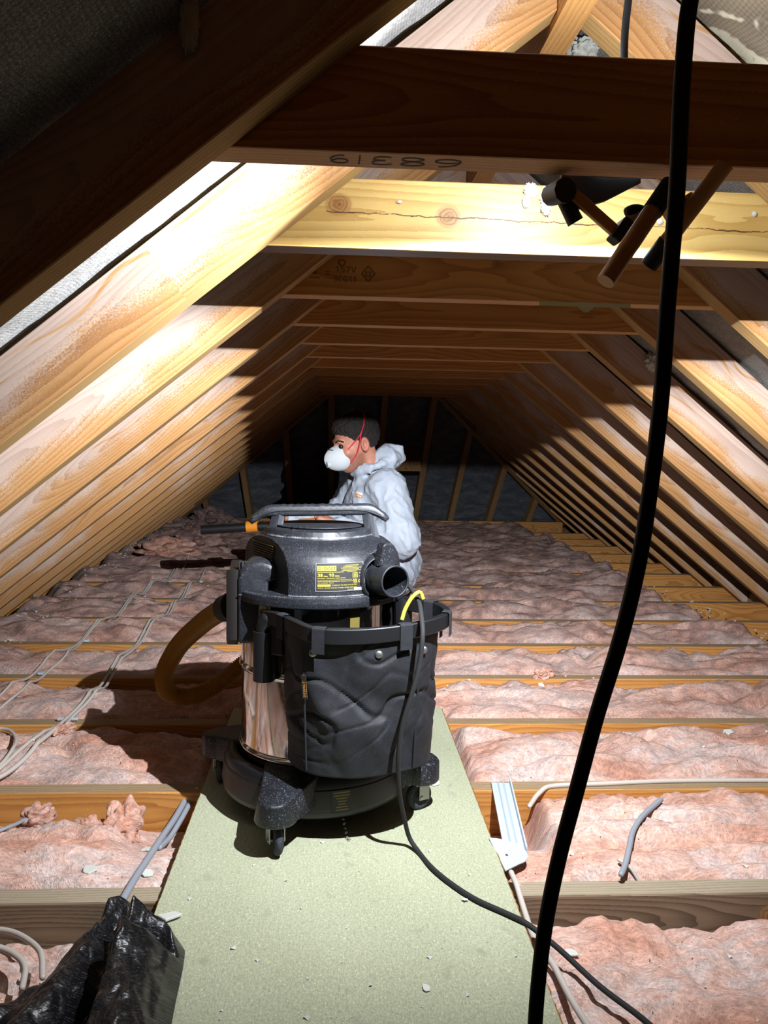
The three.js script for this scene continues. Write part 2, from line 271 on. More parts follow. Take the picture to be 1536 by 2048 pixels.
function batt(k) {
  const d0 = JB + S * k + 0.001, d1 = JB + S * (k + 1) - 0.046, dm = (d0 + d1) / 2;
  const x0 = Math.max(EL - 0.02, -0.60 * dm - 0.55), x1 = Math.min(ER + 0.02, 0.66 * dm + 0.6), cell = Math.max(0.0055, 0.0042 * dm);
  const nx = Math.round((x1 - x0) / cell), nz = Math.max(24, Math.round((d1 - d0) / cell)), dust = [0.15, 0.12, 0.28, 0.42, 0.52, 0.66, 0.8][k + 1] ?? 0.9;  // dust rises by bay, and far dimming is put into its tone
  const P = [], C = [], UV = [], I = [];
  const H = (x, w) => {
    const z = mix(d0, d1, w), n1 = N2(x * 2.1 + k * 5.7, k), n2 = N2(x * 4.3 + k * 3.3, k + 9);
    let front = -0.010 + 0.012 * n1, rear = -0.034 + 0.030 * n2, hump = 0.022;
    if (k === -1) { front = -0.05; rear = -0.046 + 0.014 * n2; hump = 0.0; if (x < 0) rear -= 0.02; }
    if (k === 0) { rear = x < 0 ? -0.078 + 0.015 * n2 + 0.05 * sstep(-0.72, -1.0, x) : mix(-0.085, -0.012 + 0.01 * n2, sstep(0.34, 0.46, x)); front = -0.006; hump = x < 0 ? 0.018 : 0.012; }
    rear += 0.010 * N2(x * 11 + k, 5) + 0.005 * N2(x * 29, k + 2);
    if (k === 1) { rear = -0.028 + 0.02 * n2; }
    if (k >= 4) { hump = 0.035; rear += 0.004 * (k - 3); }
    if (k >= 8) { rear += 0.01; front += 0.008; }
    let y = mix(front, rear, sstep(0.25, 1, w)) + hump * Math.sin(Math.PI * w) + lumps(x, z) * (0.35 + 0.65 * Math.sin(Math.PI * clamp(w * 0.9 + 0.05))) * (k === -1 ? 0.75 : 1) + 0.004;
    if (k === 0) y = mix(y, Math.min(y, mix(-0.012, -0.09, sstep(0.3, 0.75, w))), sstep(0.43, 0.39, x) * sstep(0.2, 0.3, x));
    if (k === 0) y = mix(y, Math.min(y, mix(-0.008, -0.075, sstep(0.3, 0.85, w))), sstep(-0.42, -0.36, x) * sstep(-0.2, -0.28, x));
    const e = Math.min(w, 1 - w); y -= 0.02 * Math.pow(1 - clamp(e / 0.07), 2);
    const under = sstep(BOARD.x0 - 0.03, BOARD.x0 - 0.005, x) * sstep(BOARD.x1 + 0.03, BOARD.x1 + 0.005, x) * (z < BOARD.d1 + 0.02 ? 1 : 0);
    if (under) y = mix(y, Math.min(y, -0.022), under);
    const ex = 1.60 + 0.07 * N2(z * 1.6, 3) + 0.03 * N2(z * 7, x * 3); y = mix(y, -0.095, sstep(ex - 0.05, ex + 0.09, x)); const el = -1.33 + 0.05 * N2(z * 2.1, 8); y = mix(y, -0.06, sstep(el + 0.03, el - 0.09, x));
    const roofL = Math.min(yuL(x), yuR(x)) - 0.004; return clamp(y, -0.1, Math.max(-0.1, Math.min(0.075, roofL + 0.1)));
  };
  for (let j = -1; j <= nz + 1; j++) for (let i = -1; i <= nx + 1; i++) {
    const w = clamp(j / nz), x = mix(x0, x1, clamp(i / nx)), z = mix(d0, d1, w), skirt = j < 0 || j > nz || i < 0 || i > nx;
    P.push(x, skirt ? -0.104 : H(x, w), -z);
    const L = lumps(x, z), q = 0.5 + 0.5 * N2(x * 2.4, z * 5 + k), q2 = 0.5 + 0.5 * N2b(x * 6 + 3, z * 13), q3 = 0.5 + 0.5 * N2(x * 15, z * 40);
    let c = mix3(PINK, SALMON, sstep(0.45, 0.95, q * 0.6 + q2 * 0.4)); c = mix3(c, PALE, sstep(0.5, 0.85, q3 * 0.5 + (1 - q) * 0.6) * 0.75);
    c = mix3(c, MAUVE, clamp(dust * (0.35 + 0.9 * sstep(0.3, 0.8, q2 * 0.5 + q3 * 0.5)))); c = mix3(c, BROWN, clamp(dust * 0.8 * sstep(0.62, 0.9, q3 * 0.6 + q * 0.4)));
    C.push(...c); UV.push(x * 1.4 + k * 0.37, z * 1.4);
  }
  const W = nx + 3;
  for (let j = 0; j < nz + 2; j++) for (let i = 0; i < nx + 2; i++) { const a = j * W + i, b = a + 1, c = a + W, d = c + 1; I.push(a, b, d, a, d, c); }
  const g = new THREE.BufferGeometry(); g.setAttribute('position', new THREE.Float32BufferAttribute(P, 3)); g.setAttribute('color', new THREE.Float32BufferAttribute(C, 3)); g.setAttribute('uv', new THREE.Float32BufferAttribute(UV, 2)); g.setIndex(I); g.computeVertexNormals();
  batt.H = batt.H || {}; batt.H[k] = (x, d) => H(x, clamp((d - d0) / (d1 - d0)));
  return g;
}
const ORD = ['first', 'second', 'third', 'fourth', 'fifth', 'sixth', 'seventh', 'eighth', 'ninth', 'tenth', 'eleventh', 'twelfth', 'thirteenth', 'fourteenth', 'fifteenth'];
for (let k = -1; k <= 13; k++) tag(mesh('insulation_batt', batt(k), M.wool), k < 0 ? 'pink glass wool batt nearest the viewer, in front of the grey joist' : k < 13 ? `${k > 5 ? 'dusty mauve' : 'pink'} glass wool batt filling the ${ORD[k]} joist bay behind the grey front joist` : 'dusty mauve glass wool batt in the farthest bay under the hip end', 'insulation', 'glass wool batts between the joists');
const woolY = (x, d) => { const k = Math.floor((d - JB) / S); const w = d - JB - S * k; return w > 0.354 || !batt.H[k] ? 0 : batt.H[k](x, d); };

// ---------------------------------------------------------------- chipboard walkway
const chipTex = dataTex(2048, 1024, (u, v, i, j) => {
  const x = u * 2.4, y = v * 0.56, ch = N2(x * 260 + 3 * N2(x * 40, y * 40), y * 330), ch2 = N2(x * 120, y * 150 + 8), fine = hash(i, j) - 0.5;
  let c = mix3([132, 136, 108], [188, 191, 163], clamp(0.5 + 0.26 * ch + 0.14 * ch2 + 0.35 * fine + 0.06 * N2(x * 3, y * 5)));
  if (N2b(x * 150, y * 210) > 0.8) c = mix3(c, [226, 222, 196], 0.7);
  if (N2b(x * 95 + 30, y * 120) > 0.90) c = mix3(c, [118, 112, 88], 0.55);
  const sm = N2b(x * 22, y * 26) * 0.5 + N2(x * 8, y * 9) * 0.5; if (sm > 0.52) c = mix3(c, [120, 120, 104], clamp((sm - 0.52) * 1.6) * (0.6 + 0.4 * ch));
  return c;
});
M.chip = std({ map: chipTex, bumpMap: chipTex, bumpScale: 0.0004, roughness: 0.8 });
const chipEdgeTex = dataTex(512, 64, (u, v, i, j) => mix3([128, 92, 48], [214, 172, 104], clamp(0.5 + 0.5 * N2(u * 160, v * 14) + 0.4 * (hash(i, j) - 0.5))));
M.chipEdge = std({ map: chipEdgeTex, bumpMap: chipEdgeTex, bumpScale: 0.002, roughness: 0.95 });
{
  const b = tag(group('chipboard_panel', [0.01, 0.0005, -1.22]), 'pale green-grey chipboard walkway panel laid across the joists', 'board');
  const g = sheet(1, 40, (a, t) => [(a - 0.5) * 0.558, 0.0176, mix(0.9, -0.9, t)], (a, t) => [t * 0.75, a]);
  mesh('top_face', g, M.chip, b);
  // ragged sawn edge
  const e = [], uv = [], idx = []; const ring = []; const n = 220;
  for (let i = 0; i <= n; i++) { const t = i / n; ring.push([0.279, mix(0.9, -0.9, t)]); }
  for (let i = 0; i <= 70; i++) ring.push([mix(0.279, -0.279, i / 70), -0.9]);
  for (let i = 0; i <= n; i++) ring.push([-0.279, mix(-0.9, 0.9, i / n)]);
  for (let i = 0; i <= 70; i++) ring.push([mix(-0.279, 0.279, i / 70), 0.9]);
  let s = 0; ring.forEach(([x, z], i) => {
    if (i) s += Math.hypot(x - ring[i - 1][0], z - ring[i - 1][1]);
    [[0, 0.0176], [0.002 * N2b(s * 60, 1) + 0.0022, 0.0165], [0.0025 * N2b(s * 70, 3) + 0.001, 0.009], [0.0015 * N2b(s * 50, 7), 0.0004], [-0.279, 0.0004]].forEach(([o, y], m) => {
      const nx = Math.abs(x) > 0.2785 ? Math.sign(x) : 0, nz = Math.abs(z) > 0.8995 ? Math.sign(z) : 0; e.push(m === 4 ? 0 : x + nx * o, y, m === 4 ? clamp(z, -0.7, 0.7) : z + nz * o); uv.push(s * 2, m / 4);
    });
    if (i) for (let m = 0; m < 4; m++) { const a = (i - 1) * 5 + m, c = i * 5 + m; idx.push(a, c, a + 1, a + 1, c, c + 1); }
  });
  const eg = new THREE.BufferGeometry(); eg.setAttribute('position', new THREE.Float32BufferAttribute(e, 3)); eg.setAttribute('uv', new THREE.Float32BufferAttribute(uv, 2)); eg.setIndex(idx); eg.computeVertexNormals();
  const em = mesh('sawn_edge', eg, M.chipEdge, b); em.userData.label = 'ragged orange sawn edge';
}
// ---------------------------------------------------------------- work lamp on the nearest collar tie
M.black = std({ color: 0x17181a, roughness: 0.5 });
M.rubber = std({ color: 0x1b1b1c, roughness: 0.8 });
M.dowel = std({ color: 0xb98a52, roughness: 0.5 });
M.steelDull = std({ color: 0x9a9a96, roughness: 0.4, metalness: 0.9 });
{
  const L = tag(group('work_lamp'), 'black LED work lamp with wooden clamp handles hanging on the nearest collar tie', 'lamp');
  const lx = LAMP[0], ly = LAMP[1], lz = LAMP[2];
  // open-fronted housing: back and top block
  const zb = -0.866;
  mesh('housing', merge([boxAt(lx, ly + 0.010, zb - 0.004, 0.076, 0.066, 0.008, 0.002), boxAt(lx, ly + 0.030, -0.893, 0.060, 0.022, 0.046, 0.004)]), M.black, L);
  // conical visor put in to keep the main beam off the second tie
  const vis = new THREE.LatheGeometry([[0.005, 0.0115], [0.022, 0.0050], [0.046, -0.0043], [0.0467, -0.0036], [0.046, -0.0026], [0.022, 0.0080], [0.005, 0.0145]].map((p) => new THREE.Vector2(...p)), 64, Math.PI - 1.02, 2.04);
  mesh('added_visor', vis.translate(lx, ly, lz), M.black, L);
  mesh('back_plate', prism([[0.236, 1.045], [0.322, 1.045], [0.3235, 1.024], [0.286, 1.004], [0.257, 0.994], [0.236, 1.008]].reverse(), -0.888, 0.006, 'z', 0.001), M.black, L);
  mesh('heat_sink', merge([0, 1, 2, 3, 4, 5, 6].map((i) => boxAt(lx - 0.03 + i * 0.01, ly + 0.045, -0.885, 0.003, 0.014, 0.03))), M.black, L);
  const lens = mesh('led_panel', boxAt(lx, ly, zb - 0.012, 0.05, 0.03, 0.006, 0.002), std({ color: 0xffffff, emissive: 0xf6f8ff, emissiveIntensity: 3, roughness: 0.4 }), L); lens.userData.label = 'glowing white LED panel';
  const glow = mesh('added_glow_strip', boxAt(lx, ly + 0.0445, -0.904, 0.03, 0.003, 0.006), std({ color: 0xffffff, emissive: 0xf6f8ff, emissiveIntensity: 3 }), L); glow.userData.label = 'added glowing white strip on top of the housing';  // strip added to stand for the upward fill
  mesh('pivot_knob', merge([cylBetween([0.222, 1.004, -0.872], [0.230, 1.001, -0.842], 0.011, 0.013, 10), cylBetween([0.232, 0.998, -0.858], [0.247, 0.974, -0.860], 0.008, 0.009, 10)]), M.black, L);
  { const g = boxAt(0, 0, 0, 0.080, 0.012, 0.008, 0.002); g.rotateZ(-0.66); mesh('wooden_arm', g.translate(0.262, 0.983, -0.851), M.dowel, L); }
  { const g = boxAt(0, 0, 0, 0.012, 0.026, 0.020, 0.002); g.rotateZ(-0.62); mesh('clamp_block', g.translate(0.292, 0.964, -0.851), M.rubber, L); }
  { const g = boxAt(0, 0, 0, 0.036, 0.014, 0.018, 0.003); g.rotateZ(0.35); mesh('clamp_jaw', g.translate(0.310, 0.975, -0.856), M.dowel, L); }
  mesh('jaw_pad', new THREE.SphereGeometry(0.010, 10, 8).scale(1.3, 0.7, 1).translate(0.309, 0.986, -0.855), M.rubber, L);
  { const h = mesh('handle', cylBetween([0.262, 0.902, -0.800], [0.318, 0.984, -0.820], 0.0092, 0.0092, 20), M.dowel, L); mesh('handle_cap', cylBetween([0.313, 0.976, -0.818], [0.333, 1.006, -0.826], 0.0105, 0.0095, 14), M.rubber, h); }
  { const h = mesh('handle', cylBetween([0.374, 1.016, -0.792], [0.334, 0.946, -0.842], 0.0085, 0.0085, 20), M.dowel, L); mesh('handle_cap', cylBetween([0.338, 0.952, -0.838], [0.325, 0.930, -0.853], 0.0100, 0.0095, 14), M.rubber, h); }
  mesh('clamp_screw', cylBetween([0.300, 0.978, -0.856], [0.352, 0.990, -0.822], 0.004, 0.004, 10), M.steelDull, L);
  { const g = boxAt(0, 0, 0, 0.03, 0.012, 0.02, 0.002); g.rotateZ(0.6); mesh('clamp_jaw', g.translate(0.345, 0.985, -0.83), M.dowel, L); }
}
// ---------------------------------------------------------------- wet and dry vacuum cleaner on the board
const dustPlastic = dataTex(1024, 1024, (u, v, i, j) => {
  const b = N2(u * 5, v * 5) * 0.5 + N2(u * 22, v * 22) * 0.3; let c = mix3([13, 15, 19], [26, 29, 36], clamp(0.5 + 0.5 * b));
  const sp = N2b(u * 170, v * 170), h0 = hash(i, j);
  if (sp > 0.66 - 0.12 * b && h0 > 0.35) c = mix3(c, [150, 156, 164], 0.6); else if (h0 > 0.985) c = mix3(c, [190, 194, 200], 0.7);
  const sc = Math.abs(N2(u * 9 + v * 16, v * 4 - u * 2)); if (sc < 0.006 && N2b(u * 6, v * 6) > 0.3) c = [150, 156, 160];
  return c;
});
M.plastic = std({ map: dustPlastic, roughness: 0.5, bumpMap: dustPlastic, bumpScale: 0.0002 });
M.plasticClean = std({ color: 0x0f1012, roughness: 0.45 });
M.plasticDark = std({ color: 0x15110f, roughness: 0.5 });
const steelRough = dataTex(512, 256, (u, v, i, j) => { const d = clamp(0.5 + 0.5 * N2(u * 30, v * 60)) * 26 + (hash(i, j) > 0.985 ? 90 : 0) + 16; return [d, d + 12, d]; }, false);
M.steel = std({ color: 0xd8d6d2, metalness: 1, roughness: 0.5, roughnessMap: steelRough });
const headTex = dataTex(2048, 512, (u, v, i, j) => {                   // black plastic with grainy white dust lodged along the ledges and scattered on top
  const X = u * 6, Y = v * 2.4, b = N2(X * 1.4, Y * 2) * 0.5 + N2(X * 7, Y * 7) * 0.3; let c = mix3([13, 15, 19], [26, 29, 36], clamp(0.5 + 0.5 * b));
  const sp = N2b(X * 55, Y * 55), h0 = hash(i, j); if (sp > 0.70 - 0.1 * b && h0 > 0.4) c = mix3(c, [150, 156, 164], 0.55); else if (h0 > 0.988) c = mix3(c, [190, 194, 200], 0.7);
  const led = Math.max(sstep(0.03, 0.0, Math.abs(v - 0.285)), 0.8 * sstep(0.025, 0.0, Math.abs(v - 0.80)), 0.5 * sstep(0.015, 0, Math.abs(v - 0.235)));
  if (led > 0.05 && h0 * 0.6 + 0.4 * (0.5 + 0.5 * N2(X * 40, Y * 60)) < led * (0.62 + 0.3 * N2(X * 3, 4))) c = mix3(c, [186, 190, 188], 0.75);
  const sc = Math.abs(N2(X * 2 + Y * 3.5, Y * 1.2 - X * 0.5)); if (sc < 0.006 && N2b(X, Y) > 0.35) c = [140, 146, 152];
  return c;
});
M.headPlastic = std({ map: headTex, roughness: 0.5, bumpMap: headTex, bumpScale: 0.0002 });
const VAC = tag(group('vacuum_cleaner', [-0.035, 0.0181, -1.588]), 'black and steel wet and dry vacuum cleaner on castors standing on the chipboard', 'vacuum cleaner');
function lathe(pts, seg = 72, a0 = 0, a1 = Math.PI * 2) { return new THREE.LatheGeometry(pts.map((p) => new THREE.Vector2(...p)), seg, a0, a1); }
const CAST = [[-0.064, 0.235], [0.204, 0.068], [-0.204, -0.068], [0.064, -0.235]];
{ // dolly base: ring skirt and four arms with rounded caps
  const skirt = lathe([[0.150, 0.034], [0.178, 0.034], [0.186, 0.040], [0.187, 0.050], [0.182, 0.092], [0.178, 0.106], [0.170, 0.112], [0.160, 0.110], [0.156, 0.098], [0.150, 0.060], [0.04, 0.058], [0.0005, 0.058]], 96);
  const base = mesh('dolly_base', skirt, M.plasticClean, VAC);
  mesh('dolly_band', lathe([[0.1865, 0.052], [0.1885, 0.054], [0.1848, 0.088], [0.1828, 0.090]], 96), M.plasticDark, base);
  for (const [cx, cz] of CAST) {
    const R = Math.hypot(cx, cz), a = Math.atan2(cx, cz), s = new THREE.Shape();
    s.moveTo(-0.062, 0.12); s.lineTo(0.062, 0.12); s.lineTo(0.036, R - 0.012); s.absarc(0, R, 0.034, -0.25, Math.PI + 0.25, false); s.lineTo(-0.036, R - 0.012); s.closePath();
    const g = new THREE.ExtrudeGeometry(s, { depth: 0.032, bevelEnabled: true, bevelSize: 0.004, bevelThickness: 0.005, bevelSegments: 3, curveSegments: 20 });
    g.rotateX(Math.PI / 2); g.translate(0, 0.098, 0);               // shape y -> z
    const p = g.attributes.position; for (let i = 0; i < p.count; i++) { const y = p.getY(i), z = p.getZ(i), t = clamp((z - 0.15) / 0.1); if (y > 0.08) p.setY(i, y + 0.016 * (1 - t)); p.setX(i, p.getX(i) * (1 - 0.18 * t * sstep(0.07, 0.1, y))); }
    g.rotateY(a); g.computeVertexNormals(); mesh('castor_arm', toCreasedNormals(g, 0.6), M.plastic, base);
  }
  CAST.forEach(([cx, cz], i) => {
    const c = group('castor', [cx, 0, cz], VAC); c.rotation.y = [0.35, -1.15, 0.2, 1.0][i];
    const w = new THREE.TorusGeometry(0.0195, 0.0085, 14, 36).scale(1, 1, 0.9); w.rotateY(Math.PI / 2);
    const fork = merge([boxAt(0, 0.0545, 0, 0.028, 0.003, 0.03), boxAt(-0.0135, 0.040, -0.003, 0.0022, 0.032, 0.022), boxAt(0.0135, 0.040, -0.003, 0.0022, 0.032, 0.022), cylBetween([-0.016, 0.0285, 0.002], [0.016, 0.0285, 0.002], 0.004, 0.004, 10), cylBetween([0, 0.054, 0], [0, 0.066, 0], 0.008, 0.008, 12)]);
    mesh('fork', fork, M.steelDull, c);
    const wheel = mesh('wheel', T(w, 0, 0.0282, 0.002), std({ color: 0x54565a, roughness: 0.85, map: dustPlastic, bumpMap: dustPlastic, bumpScale: 0.0004 }), c); wheel.material.color.set(0xffffff); wheel.material.color.multiplyScalar(2.6);
    mesh('wheel_hub', T(cylBetween([-0.007, 0, 0], [0.007, 0, 0], 0.015, 0.015, 24), 0, 0.0282, 0.002), M.rubber, wheel);
  });
}
{ // tank
  const pr = [[0.148, 0.092], [0.1505, 0.100], [0.1505, 0.118]];
  for (let i = 0; i <= 10; i++) { const t = i / 10; pr.push([0.1505 + 0.0045 * Math.sin(Math.PI * t), 0.118 + 0.014 * t]); }
  for (let i = 0; i <= 12; i++) pr.push([0.1505, 0.134 + (0.276 - 0.134) * i / 12]);
  for (let i = 0; i <= 10; i++) { const t = i / 10; pr.push([0.1505 + 0.0045 * Math.sin(Math.PI * t), 0.276 + 0.014 * t]); }
  pr.push([0.1505, 0.292], [0.1505, 0.35], [0.1505, 0.418], [0.156, 0.424]);
  mesh('tank', lathe(pr, 128), M.steel, VAC);
  const st = mesh('tank_sticker', lathe([[0.1512, 0.374], [0.1512, 0.414]], 8, 0.42, 0.13), std({ color: 0x5e5420, roughness: 0.6 }), VAC); st.userData.label = 'small yellow sticker';
  for (const [a, y] of [[1.14, 0.395], [-0.45, 0.36]]) mesh('latch', T(boxAt(0, 0, 0, 0.03, 0.06, 0.018, 0.004).rotateY(a), 0.160 * Math.sin(a), y, 0.160 * Math.cos(a)), M.plasticClean, VAC);
}
// motor head
const PN = [-0.900, 0.437], PD = 0.1127;
const headPts = [[0.02, 0.418], [0.168, 0.418], [0.1735, 0.421], [0.1745, 0.427], [0.1735, 0.437], [0.168, 0.4405], [0.1635, 0.442], [0.1630, 0.452], [0.1620, 0.470], [0.1600, 0.488], [0.1565, 0.501], [0.150, 0.512], [0.141, 0.521], [0.130, 0.5285], [0.118, 0.534], [0.110, 0.536], [0.108, 0.539], [0.106, 0.5485], [0.103, 0.551], [0.06, 0.552], [0.0005, 0.552]];
{
  const fine = []; for (let i = 0; i < headPts.length - 1; i++) for (let k = 0; k < 3; k++) fine.push([mix(headPts[i][0], headPts[i + 1][0], k / 3), mix(headPts[i][1], headPts[i + 1][1], k / 3)]); fine.push(headPts.at(-1));
  const g = lathe(fine, 180), p = g.attributes.position;
  for (let i = 0; i < p.count; i++) { const x = p.getX(i), y = p.getY(i), z = p.getZ(i); if (y > 0.4405) { const d = x * PN[0] + z * PN[1] - PD; if (d > 0 && y < 0.536) { const k = sstep(0, 0.004, d); p.setX(i, x - PN[0] * (d) * k); p.setZ(i, z - PN[1] * (d) * k); } const d2 = -x * PN[0] + -z * 0.437 - 0.128; if (d2 > 0 && z < 0 && y < 0.53) { p.setX(i, p.getX(i) + PN[0] * d2); p.setZ(i, p.getZ(i) + 0.437 * d2); } } }
  const uv = g.attributes.uv; for (let i = 0; i < uv.count; i++) uv.setXY(i, uv.getX(i), uv.getY(i));
  g.computeVertexNormals();
  const head = mesh('motor_head', toCreasedNormals(g, 0.7), M.headPlastic, VAC);
  // side vent: slats on the flat cut
  const ang = Math.atan2(PN[0], PN[1]), ventM = std({ color: 0x3a3016, roughness: 0.5 });
  for (let i = 0; i < 9; i++) { const L = 0.118 - 0.004 * Math.abs(i - 6), b = boxAt(0, 0, 0, L, 0.0022, 0.006, 0.0008); b.rotateY(ang); const t = 0.008; mesh('vent_slat', b.translate(PN[0] * (PD + 0.001) - 0.437 * t, 0.484 + i * 0.0046, PN[1] * (PD + 0.001) - 0.900 * t), ventM, head); }
  { const b = boxAt(0, 0, 0, 0.10, 0.034, 0.004, 0.001); b.rotateY(ang); mesh('vent_backing', b.translate(PN[0] * PD, 0.463, PN[1] * PD), M.plasticClean, head); }
  // seam ridges and top scratches plate
  mesh('top_plate', lathe([[0.0005, 0.5525], [0.085, 0.5525], [0.0855, 0.5545], [0.0845, 0.5555], [0.0005, 0.5555]], 60).scale(1, 1, 0.9), M.plastic, head);
  for (let i = 0; i < 3; i++) mesh('top_groove', boxAt(-0.055 + i * 0.011, 0.5557, 0.062, 0.0016, 0.001, 0.02).rotateY(0.1), M.plasticClean, head);
}
{ // rating plate
  const tex = canvasTex(768, 500, (c, w, h) => {
    c.fillStyle = '#1b1b1c'; c.fillRect(0, 0, w, h); c.strokeStyle = '#8d9095'; c.lineWidth = 6; c.strokeRect(5, 5, w - 10, h - 10);
    c.fillStyle = '#c9b72c'; const X = '#c9b72c'; c.fillRect(26, 52, 300, 84); c.fillStyle = '#1b1b1c'; c.font = 'bold 76px sans-serif'; c.fillText('D', 34, 122); c.font = 'bold 54px sans-serif'; c.fillText('E', 92, 122); c.font = 'bold 76px sans-serif'; c.fillText('WALT', 128, 122, 194);
    c.fillStyle = X; c.fillRect(24, 158, 420, 4); c.font = 'bold 74px sans-serif'; c.fillText('38', 32, 238); c.font = 'bold 26px sans-serif'; c.fillText('Litres', 128, 238, 62); c.font = 'bold 74px sans-serif'; c.fillText('10', 206, 236); c.font = 'bold 26px sans-serif'; c.fillText('Gallons', 300, 236, 74);
    const bars = (x0, y, ws) => { let x = x0; for (const k of ws) { for (let q = 0; q < k; q += 11) c.fillRect(x + q, y, 7, 7); x += k + 12; } };
    bars(30, 262, [118]); bars(170, 260, [130, 62, 86]); c.fillRect(26, 296, 540, 3); bars(36, 318, [60, 90, 40, 120, 96, 80]); bars(36, 344, [40, 110, 70]);
    c.fillRect(34, 372, 200, 38); c.fillStyle = '#1b1b1c'; c.font = 'bold 30px sans-serif'; c.fillText('WARNING', 46, 402, 176); c.fillStyle = X; c.font = '26px sans-serif'; c.fillText('TO REDUCE THE RISK OF ELECTRIC', 248, 398, 470); c.fillText('SHOCK - DO NOT EXPOSE TO RAIN, STORE INDOORS', 36, 444, 690);
    bars(470, 44, [210]); bars(440, 68, [230]); bars(400, 90, [320]); bars(430, 112, [250]); bars(410, 134, [300]); bars(500, 156, [150]);
    c.strokeStyle = X; c.lineWidth = 6; c.strokeRect(584, 184, 72, 80); c.lineWidth = 8; c.strokeRect(606, 206, 28, 36);
    c.lineWidth = 5; c.beginPath(); c.moveTo(690, 180); c.lineTo(740, 246); c.moveTo(740, 180); c.lineTo(690, 246); c.moveTo(698, 196); c.lineTo(732, 196); c.stroke(); c.fillRect(690, 258, 50, 12);
    c.font = 'bold 46px sans-serif'; c.fillText('UK', 586, 322, 66); c.fillText('CA', 592, 360, 60); c.font = 'bold 72px sans-serif'; c.fillText('C', 664, 356, 44); c.fillText('E', 708, 356, 40);
    c.fillStyle = '#c9d6de'; c.fillRect(600, 446, 140, 40); c.fillStyle = X; bars(500, 468, [90]);
  });
  tex.wrapS = tex.wrapT = THREE.ClampToEdgeWrapping;
  const rOf = (y) => { for (let i = 0; i < headPts.length - 1; i++) if (y >= headPts[i][1] && y <= headPts[i + 1][1] && headPts[i][0] > 0.1) return mix(headPts[i][0], headPts[i + 1][0], (y - headPts[i][1]) / (headPts[i + 1][1] - headPts[i][1] + 1e-9)); return 0.16; };
  const lab = mesh('rating_plate', sheet(24, 12, (a, b) => { const y = mix(0.4505, 0.5015, b), r = rOf(y) + 0.0012, x = mix(-0.002, 0.0865, a), th = Math.asin(x / 0.163); return [r * Math.sin(th), y, r * Math.cos(th)]; }, (a, b) => [a, b]), std({ map: tex, roughness: 0.7 }), VAC);
  lab.userData.label = 'black rating plate with yellow lettering';
}
{ // blower port at the right front with its collar and latch
  const ax = V(0.46, 0.03, 0.888).normalize(), c = V(0.118, 0.470, 0.128), at = (d) => { const p = c.clone().addScaledVector(ax, d); return [p.x, p.y, p.z]; };
  const ori = (g) => g.applyQuaternion(new THREE.Quaternion().setFromUnitVectors(V(0, 1, 0), ax)).translate(c.x, c.y, c.z);
  const port = mesh('blower_port', ori(lathe([[0.0005, -0.03], [0.0255, -0.028], [0.0255, 0.048], [0.0262, 0.0495], [0.0285, 0.0495], [0.0292, 0.048], [0.0292, 0.012], [0.0305, 0.010], [0.0305, -0.03]], 48)), M.plastic, VAC);
  mesh('port_collar', ori(lathe([[0.030, -0.03], [0.044, -0.03], [0.043, -0.004], [0.041, 0.002], [0.038, 0.003], [0.037, -0.010], [0.030, -0.012]], 48)), M.plastic, port);
  const g = prism([[-0.018, 0], [0.018, 0], [0.011, 0.036], [0.007, 0.040], [-0.007, 0.040], [-0.011, 0.036]], -0.012, 0.024, 'z', 0.002); g.rotateY(Math.atan2(ax.x, ax.z));
  mesh('port_latch', g.translate(...at(0.012)).translate(0, 0.026, 0), M.plastic, port);
}
